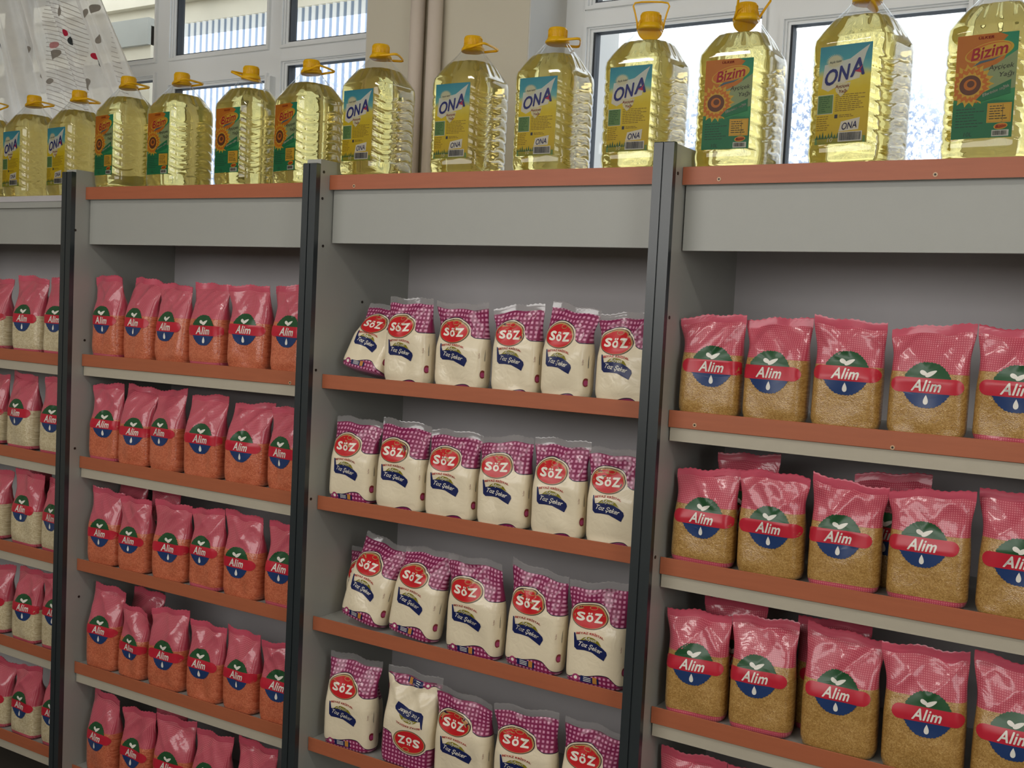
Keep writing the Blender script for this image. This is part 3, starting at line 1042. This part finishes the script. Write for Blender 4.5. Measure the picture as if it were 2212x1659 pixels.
def poly(pts, mat, lay, centre=None, rings=3):
    return fan(dense(pts, .006), mat, lay, rings, centre)


def ona_label():
    mats = [tink('l_white', (244, 240, 226)), tink('l_navy', (44, 52, 138)), tink('l_red', (214, 44, 80)), tink('l_green', (118, 160, 88)), tink('l_ochre', (150, 122, 20)),
            tink('l_dgreen', (66, 112, 60)), tink('l_pale', (240, 232, 190)), tink('l_black', (56, 58, 70))]
    d = []
    # swoosh of pale light rising to the right
    d.append(poly([(-.044, .105), (-.040, .148), (-.020, .150), (.010, .155), (.030, .168), (.046, .178), (.040, .163), (.034, .140), (.030, .118), (.0, .112), (-.03, .098)], 1, 1, (-.005, .130)))
    a = np.linspace(0, 2 * PI, 60, endpoint=False); rr = np.where(np.arange(60) % 2, .0095, .0140)
    d.append(fan(np.stack([-.020 + rr * 1.3 * np.cos(a), .153 + rr * np.sin(a)], 1), 7, 1.5, 2))
    d.append(T('Açık kalır', -.018, .1515, .0055, 8, 3, 0, .15, .08, .025))
    d.append(T('O', -.025, .124, .028, 2, 3.5, .035, .35, .12, .025))
    d.append(T('N', .000, .130, .027, 2, 3.5, .035, .35, .14, .025))
    d.append(T('A', .0235, .138, .031, 2, 3.5, .035, .25, .14, .026))
    d.append(poly([(.020, .131), (.028, .134), (.036, .142), (.031, .133), (.034, .127), (.027, .129)], 3, 4.5))
    d.append(poly([(-.018, .112), (.014, .112), (.010, .098), (-.004, .086), (-.014, .096)], 7, 1.6))
    d.append(T('Ayçiçek', -.002, .105, .0075, 3, 3, .01, .15, .04, .028)); d.append(T('Yağı', .000, .096, .0075, 3, 3, .01, .15, .04, .016))
    d.append(quad(-.050, -.018, .056, .092, 1, 1)); d.append(quad(-.049, -.019, .057, .091, 4, 1.5))
    d += small_lines(-.047, -.021, .059, .089, 8, 6, 5, 2)
    d += small_lines(-.014, .044, .058, .091, 9, 5, 2, 1)
    d += small_lines(-.049, -.018, .024, .053, 7, 5, 7, 1)
    d.append(quad(-.014, -.008, .047, .054, 8, 1)); d += small_lines(-.005, .030, .047, .053, 2, 5, 9, 1)
    d.append(poly([(-.004, .022), (.000, .040), (.036, .046), (.034, .024)], 1, 1.5))
    d.append(T('ONA', .016, .032, .0125, 2, 3, .01, .35, .1, .028))
    d.append(quad(-.051, .048, .0, .012, 4, 1)); d.append(T('10', -.020, .0075, .008, 7, 3, 0, .2, 0, .011))
    d += barcode(-.004, .042, .003, .021, 1, 8)
    for i in range(8):
        d.append(poly([(-.050 + i * .006, .010), (-.047 + i * .006, .018 + .003 * (i % 3)), (-.044 + i * .006, .010)], 6, 1.4, None, 1))
    base = ramp_material('label_sky_to_yellow', [(0.0, (150, 150, 40)), (.10, (214, 176, 24)), (.55, (228, 196, 20)), (.68, (232, 210, 84)), (.76, (120, 184, 190)), (.86, (70, 160, 186)), (1.0, (58, 146, 178))])
    return label_mesh('label_ona', base, d, mats)


def bizim_label():
    mats = [tink('b_white', (240, 238, 220)), tink('b_red', (206, 36, 48)), tink('b_yellow', (246, 196, 56)), tink('b_green', (30, 136, 84)), tink('b_dark', (40, 84, 62)),
            tink('b_orange', (236, 132, 24)), tink('b_brown', (122, 66, 36)), tink('b_lime', (172, 186, 130)), tink('b_black', (60, 56, 40)), tink('b_bluegrey', (92, 120, 130))]
    d = []
    d.append(poly([(-.051, .182), (.020, .182), (.034, .176), (.020, .160), (.036, .150), (.022, .120), (.0, .100), (-.010, .062), (-.051, .070)], 6, 1, (-.025, .135), 4))
    d.append(poly([(.051, .150), (.051, .085), (.000, .076), (-.010, .118), (.018, .128)], 8, 1.3, (.022, .105)))
    d.append(T('ÜLKER', -.002, .176, .0058, 2, 3, .03, .1, 0, .026))
    d.append(fan(ell(.004, .150, .041, .0165, 40, rot=.20), 3, 2, 4)); d.append(fan(ell(.003, .151, .0375, .0140, 40, rot=.20), 6, 2.4, 4)); d.append(fan(ell(.008, .1515, .032, .0118, 36, rot=.20), 3, 2.8, 4))
    d.append(T('Bizim', .004, .151, .0200, 2, 3.6, .035, .3, .16, .062))
    d.append(poly([(-.022, .126), (-.010, .135), (.012, .138), (.030, .143), (.012, .135), (-.008, .131)], 10, 3))
    d.append(T('Ayçiçek', .026, .122, .0110, 9, 3, 0, .25, .07, .042)); d.append(T('Yağı', .036, .109, .0110, 9, 3, 0, .25, .07, .024))
    a = np.linspace(0, 2 * PI, 72, endpoint=False)
    for rr, m_, l_, nn in ((.041, 3, 1.8, 18), (.035, 6, 2.0, 22), (.026, 3, 2.2, 15)):
        r2 = rr * (1 - .22 * np.abs(np.sin(a * nn / 2)))
        d.append(fan(np.stack([-.024 + r2 * np.cos(a), .094 + r2 * np.sin(a) * .95], 1), m_, l_, 3))
    d.append(fan(ell(-.024, .094, .0185, .0175, 36), 7, 2.5, 3)); d.append(fan(ell(-.024, .095, .011, .010, 24), 6, 2.7, 2)); d.append(fan(ell(-.023, .096, .0065, .006, 20), 7, 2.9, 2))
    d.append(poly([(-.012, .068), (.0, .080), (.044, .100), (.044, .076), (-.004, .064)], 4, 3))
    d.append(T('Ellerinize sağlık', .020, .0815, .0068, 1, 4, .02, .25, .34, .046))
    d.append(poly([(-.051, .062), (-.040, .066), (-.020, .058), (.0, .062), (.018, .066), (.051, .062), (.051, .0), (-.051, .0)], 4, 1.2, (0, .03)))
    d.append(quad(.008, .048, .026, .060, 3, 2)); d.append(quad(.0095, .0465, .0275, .0585, 6, 2.2)); d.append(quad(.010, .046, .028, .058, 3, 2.4))
    d += small_lines(.012, .045, .030, .056, 6, 9, 4, 3); d.append(quad(.0335, .0342, .029, .057, 9, 3))
    d.append(fan(ell(.032, .0195, .0115, .0055, 24, rot=.12), 3, 2, 2)); d.append(fan(ell(.032, .0195, .0102, .0045, 24, rot=.12), 6, 2.3, 2)); d.append(T('Bizim', .032, .0195, .0055, 2, 3, .03, .3, .1, .017))
    d += barcode(.018, .046, .002, .013, 1, 9, 5)
    d += small_lines(-.045, .004, .018, .054, 7, 5, 8, 2); d.append(T('10L', -.022, .0075, .0075, 5, 2, 0, .1, 0, .014))
    base = ramp_material('label_orange_to_green', [(0.0, (30, 128, 80)), (.34, (40, 140, 86)), (.42, (60, 150, 100)), (.9, (40, 146, 110)), (1.0, (36, 140, 112))])
    return label_mesh('label_bizim', base, d, mats)


ME_ONA, ME_BIZ = ona_label(), bizim_label()
# x, kind, turn of the body, handle direction, handle tilt
BOT = [(-0.622, 'ona', -4, 10, 22), (-0.374, 'ona', -4, 10, 8), (-0.129, 'ona', -5, 20, 2), (0.133, 'biz', -8, 0, 6), (0.355, 'biz', -4, 0, 6), (0.641, 'biz', -4, 165, 22),
       (0.877, 'biz', -12, 8, 10), (1.1325, 'ona', -3, 25, 2), (1.417, 'ona', 0, 5, 6), (1.659, 'ona', 0, 30, 2), (1.904, 'ona', -2, 292, 82), (2.130, 'biz', 0, -35, 55),
       (2.3885, 'ona', -9, 200, 48), (2.644, 'biz', -5, 190, 20)]
WHERE = ['cut off at the far end of the row', 'first whole one at the far end', 'just before the first dark post', 'just past the first dark post', 'second past the first dark post',
         'third past the first dark post, handle turned away', 'just before the second dark post', 'just past the second dark post', 'standing against the cream pier just past the pipes', 'before the pale window reveal',
         'handle raised straight up over the cap', 'just past the third dark post, handle tilted up', 'before the pane with the mottled sheet', 'last and largest in view, cap cut off']
for i, (x, kd, rz, ha, ht) in enumerate(BOT):
    b = min(4, max(1, int(math.floor(x)) + 2))
    z0, z1 = TOP[b]; z = z0 + (z1 - z0) * (x - (b - 2)) + .0008
    t = empty('oil_bottle', (x, {3: .133, 7: .136}.get(i, 0.150 + (.004 if i % 2 else 0)), z), (0, 0, math.radians(rz)))
    t.scale = [{10: 1.03, 11: 1.035, 12: 1.07, 13: 1.06}.get(i, 1.0)] * 3
    tag(t, '%s sunflower oil bottle, %s' % ('blue and yellow labelled' if kd == 'ona' else 'orange-and-green labelled', WHERE[i]), 'bottle', 'big oil bottles standing on top of the shelving')
    for nm, me in (('body', ME_BODY), ('oil', ME_OIL), ('cap', ME_CAP), ('label', ME_ONA if kd == 'ona' else ME_BIZ)):
        o = bpy.data.objects.new(nm, me); COL.objects.link(o); o.parent = t
    o = bpy.data.objects.new('handle', ME_HANDLE); COL.objects.link(o); o.parent = t
    o.location = (0, 0, .3155); o.rotation_euler = (0, math.radians(-ht), math.radians(ha - rz))
    if ht > 30:
        o.location = (0, 0, .3175)

# ------------------------------------------------------------------ room shell
XL, XR, YFR, YW, ZC = -3.0, 5.2, -4.3, 0.6, 3.3
YO = 1.17                                     # outer face of the window wall
WIN = [(-2.35, 0.692), (1.299, 3.75)]         # openings
ZS, ZL = 1.93, 3.06
mb = MB()
xs = [XL, WIN[0][0], WIN[0][1], WIN[1][0], WIN[1][1], XR]
mb.box(XL, XR, YW, YO, 0, ZS); mb.box(XL, XR, YW, YO, ZL, ZC)
for i in (0, 2, 4):
    mb.box(xs[i], xs[i + 1], YW, YO, ZS, ZL)
tag(mb.build('wall_back', M['wall']), kind='structure')
mb = MB(); mb.box(XL, XR, YFR, YO, -.05, 0.0); tag(mb.build('floor', M['floor']), kind='structure')
mb = MB(); mb.box(XL, XR, YFR, YO, ZC, ZC + .05); tag(mb.build('ceiling', M['ceiling']), kind='structure')
mb = MB(); mb.box(XL - .1, XL, YFR, YO, 0, ZC); tag(mb.build('wall_left', M['wall']), kind='structure')
mb = MB(); mb.box(XR, XR + .1, YFR, YO, 0, ZC); tag(mb.build('wall_right', M['wall']), kind='structure')
mb = MB(); mb.box(XL, XR, YFR - .1, YFR, 0, ZC); tag(mb.build('wall_front', M['wall']), kind='structure')

FY = 0.82


def window(name, x0, x1, cols, rows_for):
    """cols: list of (glass x0, glass x1); rows_for(i): list of (glass z0, glass z1)"""
    t = empty(name, ((x0 + x1) / 2, FY, ZS)); tag(t, kind='structure')
    ox, oz = -(x0 + x1) / 2, -ZS
    fr = MB()
    # members: between glass areas
    fr.box(x0 + ox, cols[0][0] - .035 + ox, -.01, .05, 0, ZL - ZS)
    for i in range(len(cols) - 1):
        fr.box(cols[i][1] + .018 + ox, cols[i + 1][0] - .030 + ox, -.01, .05, 0, ZL - ZS)
    fr.box(cols[-1][1] + .02 + ox, x1 + ox, -.01, .05, 0, ZL - ZS)
    for i, (a, b) in enumerate(cols):
        rr = rows_for(i)
        zz = [0.0] + [q + oz for r in rr for q in r] + [ZL - ZS]
        for j in range(0, len(zz), 2):
            lo = zz[j] + (0 if j == 0 else .022); hi = zz[j + 1] - (.022 if j + 2 < len(zz) else 0)
            fr.box(a - .0349 + ox, b + .0199 + ox, -.0095, .0495, lo, hi)
    fr.build('window_frame', M['upvc'], t)
    for i, (a, b) in enumerate(cols):
        for z0, z1 in rows_for(i):
            sb = MB()
            sb.ring(a - .030 + ox, b + .018 + ox, z0 - .022 + oz, z1 + .022 + oz, .010, -.022, .03)
            sb.ring(a - .020 + ox, b + .014 + ox, z0 - .014 + oz, z1 + .014 + oz, .006, -.012, .03)
            sb.ring(a - .014 + ox, b + .008 + ox, z0 - .008 + oz, z1 + .008 + oz, .008, -.004, .03)
            s_ = sb.build('sash', M['upvc'], t)
            gb = MB(); gb.ring(a - .0065 + ox, b + .004 + ox, z0 - .002 + oz, z1 + .006 + oz, .0065, .002, .034); gb.build('gasket', M['gasket'], s_)
            gl = MB(); gl.box(a + ox, b + ox, .014, .018, z0 + oz, z1 + oz); gl.build('glass_pane', M['glass'], s_)
    return t


UPZ = (2.633, 3.0)
w1 = window('window_1', WIN[0][0] + .002, WIN[0][1] - .002, [(-2.25, -1.55), (-1.42, -.57), (-.452, .04), (.146, .640)],
            lambda i: [(2.0, 2.505 if i == 2 else 2.55), UPZ])
w2 = window('window_2', WIN[1][0] + .002, WIN[1][1] - .002, [(1.402, 1.925), (2.014, 2.458), (2.58, 3.08), (3.18, 3.66)],
            lambda i: [(2.0, 2.553 if i == 0 else 2.517), (2.64, 3.0)])
hb = MB(); hb.box(-.008, .008, -.03, 0, -.05, .05, ch=.003); hb.box(-.006, .006, -.05, -.03, -.05, .0, ch=.003)
h = hb.build('window_handle', M['upvc'], w1, loc=(.085 - (WIN[0][0] + WIN[0][1]) / 2, -.01, 2.46 - ZS))

# plastered reveals of the openings, outside sill
for i, (a, b) in enumerate(WIN):
    mb = MB()
    mb.box(a, a + .004, YW + .001, YO, ZS, ZL); mb.box(b - .004, b, YW + .001, YO, ZS, ZL)
    mb.box(a + .004, b - .004, YW + .001, YO, ZL - .004, ZL); mb.box(a + .004, b - .004, YW + .001, FY - .012, ZS, ZS + .012); mb.box(a + .004, b - .004, FY + .06, YO, ZS, ZS + .012)
    tag(mb.build('trim_%d' % (i + 1), M['reveal']), kind='structure')

# painted pipes on the pier between the windows
for x, lab in ((.912, 'cream painted pipe on the pier, the one nearer the curtain'), (.980, 'cream painted pipe on the pier, the one nearer the pale reveal')):
    mb = MB(); mb.lathe([(.0225, 0.0), (.0225, ZC)], 28, (x, YW - .026, 0))
    tag(mb.build('heating_pipe', M['pipe'], smooth=True), lab, 'pipe', 'pipes on the pier between the windows')

# ceiling lights
M['lamp'], nt_, p_, out_ = new_mat('lamp_diffuser')
p_.inputs['Base Color'].default_value = (.9, .9, .88, 1); p_.inputs['Emission Color'].default_value = (1.0, .965, .90, 1); p_.inputs['Emission Strength'].default_value = LAMP_POWER
for x, y, lab in ((3.9, -1.5, 'ceiling light over the bulgur unit end of the aisle'), (1.2, -1.7, 'ceiling light over the lentil unit end of the aisle')):
    t = empty('ceiling_light', (x, y, ZC)); tag(t, lab, 'ceiling light', 'fluorescent ceiling lights')
    mb = MB(); mb.box(-.62, .62, -.09, .09, -.06, 0); mb.build('housing', M['upvc'], t)
    mb = MB(); mb.box(-.60, .60, -.075, .075, -.085, -.06, ch=.008); mb.build('diffuser', M['lamp'], t)

# ------------------------------------------------------------------ curtain
def c_edge(z):
    return -.553 + (2.787 - z) * .66


def c_surf(X, z):
    e = c_edge(z); w = e + 2.15
    s = (e - X) / w
    y = .535 + .022 * np.sin(2 * PI * 8.5 * s ** .8 + .6 * np.sin(z * 2)) + .010 * np.sin(2 * PI * 21 * s + 1.0) + .004 * np.sin(2 * PI * 43 * s + z * 3)
    return np.stack([X, y, z], -1)


m, nt, p, out = new_mat('sheer_curtain_fabric')
p.inputs['Base Color'].default_value = (*lin((240, 236, 228)), 1); p.inputs['Roughness'].default_value = .8
t_ = N(nt, 'ShaderNodeBsdfTranslucent'); t_.inputs[0].default_value = (*lin((236, 228, 216)), 1)
tr_ = N(nt, 'ShaderNodeBsdfTransparent')
mx = N(nt, 'ShaderNodeMixShader', inp={0: .60}); nt.links.new(p.outputs[0], mx.inputs[1]); nt.links.new(t_.outputs[0], mx.inputs[2])
tc = N(nt, 'ShaderNodeTexCoord')
wv = N(nt, 'ShaderNodeTexNoise', inp={'Scale': 14.0, 'Detail': 4.0}); nt.links.new(tc.outputs['Object'], wv.inputs[0])
m2 = N(nt, 'ShaderNodeMixShader'); nt.links.new(math_n(nt, 'MULTIPLY', wv.outputs[0], .30), m2.inputs[0]); nt.links.new(mx.outputs[0], m2.inputs[1]); nt.links.new(tr_.outputs[0], m2.inputs[2])
nt.links.new(m2.outputs[0], out.inputs[0])
M['curtain'] = m
CINK = [translucent('thread_red', (196, 40, 70), .5, .7), translucent('thread_dark', (62, 66, 66), .4, .7), translucent('thread_grey', (158, 150, 140), .5, .7), translucent('thread_pink', (212, 150, 150), .5, .7), translucent('thread_line', (178, 168, 160), .5, .8)]
nx, nz = 420, 40
zs = np.linspace(1.95, 3.12, nz); S_, Z_ = np.meshgrid(np.linspace(0, 1, nx), zs)
Xc = c_edge(Z_) - S_ * (c_edge(Z_) + 2.15)
mb = MB()
mb.add(c_surf(Xc, Z_).reshape(-1, 3), [[j * nx + i + 1, j * nx + i, (j + 1) * nx + i, (j + 1) * nx + i + 1] for j in range(nz - 1) for i in range(nx - 1)], 0)


def c_decal(out2, mi, rings=2):
    v2, f, _, _ = fan(out2, mi, 1, rings)
    f = orient(v2, f); q = c_surf(v2[:, 0], v2[:, 1]); q[:, 1] -= .003
    mb.add(q, f, mi)


for x, z, rx, rz, rot, mi in [(-.963, 2.691, .009, .015, 0, 1), (-.944, 2.653, .014, .020, .2, 2), (-.729, 2.675, .018, .010, -.7, 1), (-.692, 2.642, .022, .014, -.6, 2), (-.599, 2.585, .018, .010, -.6, 1), (-.560, 2.553, .024, .014, -.6, 2),
                              (-.821, 2.641, .010, .015, 0, 4), (-.809, 2.603, .014, .022, -.2, 3), (-.811, 2.498, .014, .012, 0, 3), (-1.169, 2.658, .010, .020, 0, 2), (-.991, 2.637, .012, .016, 0, 3), (-.914, 2.541, .012, .018, 0, 3),
                              (-.579, 2.753, .014, .020, 0, 3), (-.61, 2.736, .010, .018, 0, 3), (-.534, 2.635, .012, .018, 0, 3), (-.766, 2.764, .008, .024, 0, 3), (-.586, 2.471, .014, .022, 0, 3), (-1.30, 2.60, .012, .018, 0, 2), (-1.29, 2.64, .010, .012, 0, 1)]:
    c_decal(ell(x, z, rx, rz, 20, rot=rot), mi)
for k in range(26):                            # embroidered wavy lines
    zc = 2.82 - k * .0165
    xs_ = np.linspace(-.90 + .004 * k, -.66 + .004 * k, 30)
    zz = zc + .012 * np.sin((xs_ + .9) * 17) - (xs_ + .9) * .22
    a = np.stack([xs_, zz], 1); b_ = np.stack([xs_, zz - .0022], 1)
    v2 = np.concatenate([a, b_]); q = c_surf(v2[:, 0], v2[:, 1]); q[:, 1] -= .0025
    mb.add(q, [[30 + i, 30 + i + 1, i + 1, i] for i in range(29)], 5)
for k in range(22):
    zc = 2.76 - k * .0165
    xs_ = np.linspace(-.545 + .008 * k, -.45 + .010 * k, 14); xs_ = np.minimum(xs_, c_edge(zc) - .02)
    zz = zc - (xs_ + .55) * .3
    v2 = np.concatenate([np.stack([xs_, zz], 1), np.stack([xs_, zz - .002], 1)]); q = c_surf(v2[:, 0], v2[:, 1]); q[:, 1] -= .0025
    mb.add(q, [[14 + i, 14 + i + 1, i + 1, i] for i in range(13)], 5)
t = empty('curtain', (0, 0, 0)); tag(t, 'sheer white curtain with red and grey embroidered dots gathered beside the window', 'curtain')
o = mb.build('fabric', [M['curtain']] + CINK, t, smooth=True)
rb = MB(); rb.tube([(-2.4, .535, 3.15), (-.2, .535, 3.15)], .012, 12); rb.build('curtain_rod', M['upvc'], t)

# ------------------------------------------------------------------ outside: corrugated sheet, eave, wall
def sheet_material():
    m, nt, p, out = new_mat('weathered_shade_striped_plastic')
    tc = N(nt, 'ShaderNodeTexCoord'); sp = N(nt, 'ShaderNodeSeparateXYZ'); nt.links.new(tc.outputs['Object'], sp.inputs[0])
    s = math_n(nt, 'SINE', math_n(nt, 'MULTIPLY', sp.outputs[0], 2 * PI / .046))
    valley_shade = math_n(nt, 'MINIMUM', math_n(nt, 'MAXIMUM', math_n(nt, 'MULTIPLY_ADD', s, 2.2, .1), 0.0), 1.0)  # stripes paint the light and dark banding of the backlit corrugations into the colour
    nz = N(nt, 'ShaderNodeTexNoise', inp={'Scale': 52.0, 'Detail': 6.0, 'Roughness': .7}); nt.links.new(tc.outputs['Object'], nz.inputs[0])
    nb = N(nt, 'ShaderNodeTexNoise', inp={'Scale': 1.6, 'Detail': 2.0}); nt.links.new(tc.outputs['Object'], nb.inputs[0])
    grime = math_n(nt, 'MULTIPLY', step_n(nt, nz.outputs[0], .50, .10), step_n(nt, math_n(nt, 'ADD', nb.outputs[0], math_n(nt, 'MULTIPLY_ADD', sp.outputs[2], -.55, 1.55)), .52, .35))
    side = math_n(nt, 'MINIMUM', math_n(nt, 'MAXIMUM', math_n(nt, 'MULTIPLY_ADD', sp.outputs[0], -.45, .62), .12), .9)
    f = math_n(nt, 'MAXIMUM', math_n(nt, 'MULTIPLY', valley_shade, side), math_n(nt, 'MULTIPLY', grime, .85))
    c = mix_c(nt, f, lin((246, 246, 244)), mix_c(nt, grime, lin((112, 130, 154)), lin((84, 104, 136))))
    nt.nodes.remove(p)
    t = N(nt, 'ShaderNodeBsdfTranslucent'); nt.links.new(c, t.inputs[0])
    tr = N(nt, 'ShaderNodeBsdfTransparent'); nt.links.new(c, tr.inputs[0])
    mx = N(nt, 'ShaderNodeMixShader', inp={0: .45}); nt.links.new(t.outputs[0], mx.inputs[1]); nt.links.new(tr.outputs[0], mx.inputs[2]); nt.links.new(mx.outputs[0], out.inputs[0])
    return m


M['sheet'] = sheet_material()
M['outwall'] = plain('weathered_render', (196, 188, 168), .9, .2, .18, 4.0, bump=.4, bscale=20)
M['concrete'] = plain('grey_concrete', (150, 150, 142), .9, .2, .15, 6.0)
xs = np.linspace(-3.9, 4.9, 1530); zs = np.linspace(.6, 3.175, 6)
X_, Z_ = np.meshgrid(xs, zs); Y_ = .010 * np.sin(X_ * 2 * PI / .046)
mb = MB(); n = len(xs)
mb.add(np.stack([X_, Y_, Z_], -1).reshape(-1, 3), [[j * n + i, j * n + i + 1, (j + 1) * n + i + 1, (j + 1) * n + i] for j in range(5) for i in range(n - 1)])
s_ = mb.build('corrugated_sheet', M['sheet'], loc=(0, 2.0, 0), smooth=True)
tag(s_, 'weathered white corrugated plastic sheet screening the yard outside the windows', 'screen')
mb = MB(); mb.box(-3.9, .9, 2.03, 2.25, 3.19, 3.30); mb.box(-3.9, .9, 1.98, 2.25, 3.30, 3.60)
tag(mb.build('eave_beam', M['outwall']), 'cream rendered eave beam above the corrugated sheet outside', 'beam')
mb = MB(); mb.box(-3.9, -1.80, 1.80, 1.95, .0, 3.12)
tag(mb.build('outside_wall', M['outwall']), kind='structure')
mb = MB(); mb.box(-3.9, -1.80, 1.78, 1.97, 3.02, 3.16); tag(mb.build('concrete_lintel', M['concrete']), 'grey concrete lintel over the weathered wall outside', 'lintel')
mb = MB(); mb.box(-4, 5.3, YO, 12, -.06, -.01); tag(mb.build('ground', M['concrete']), kind='structure')
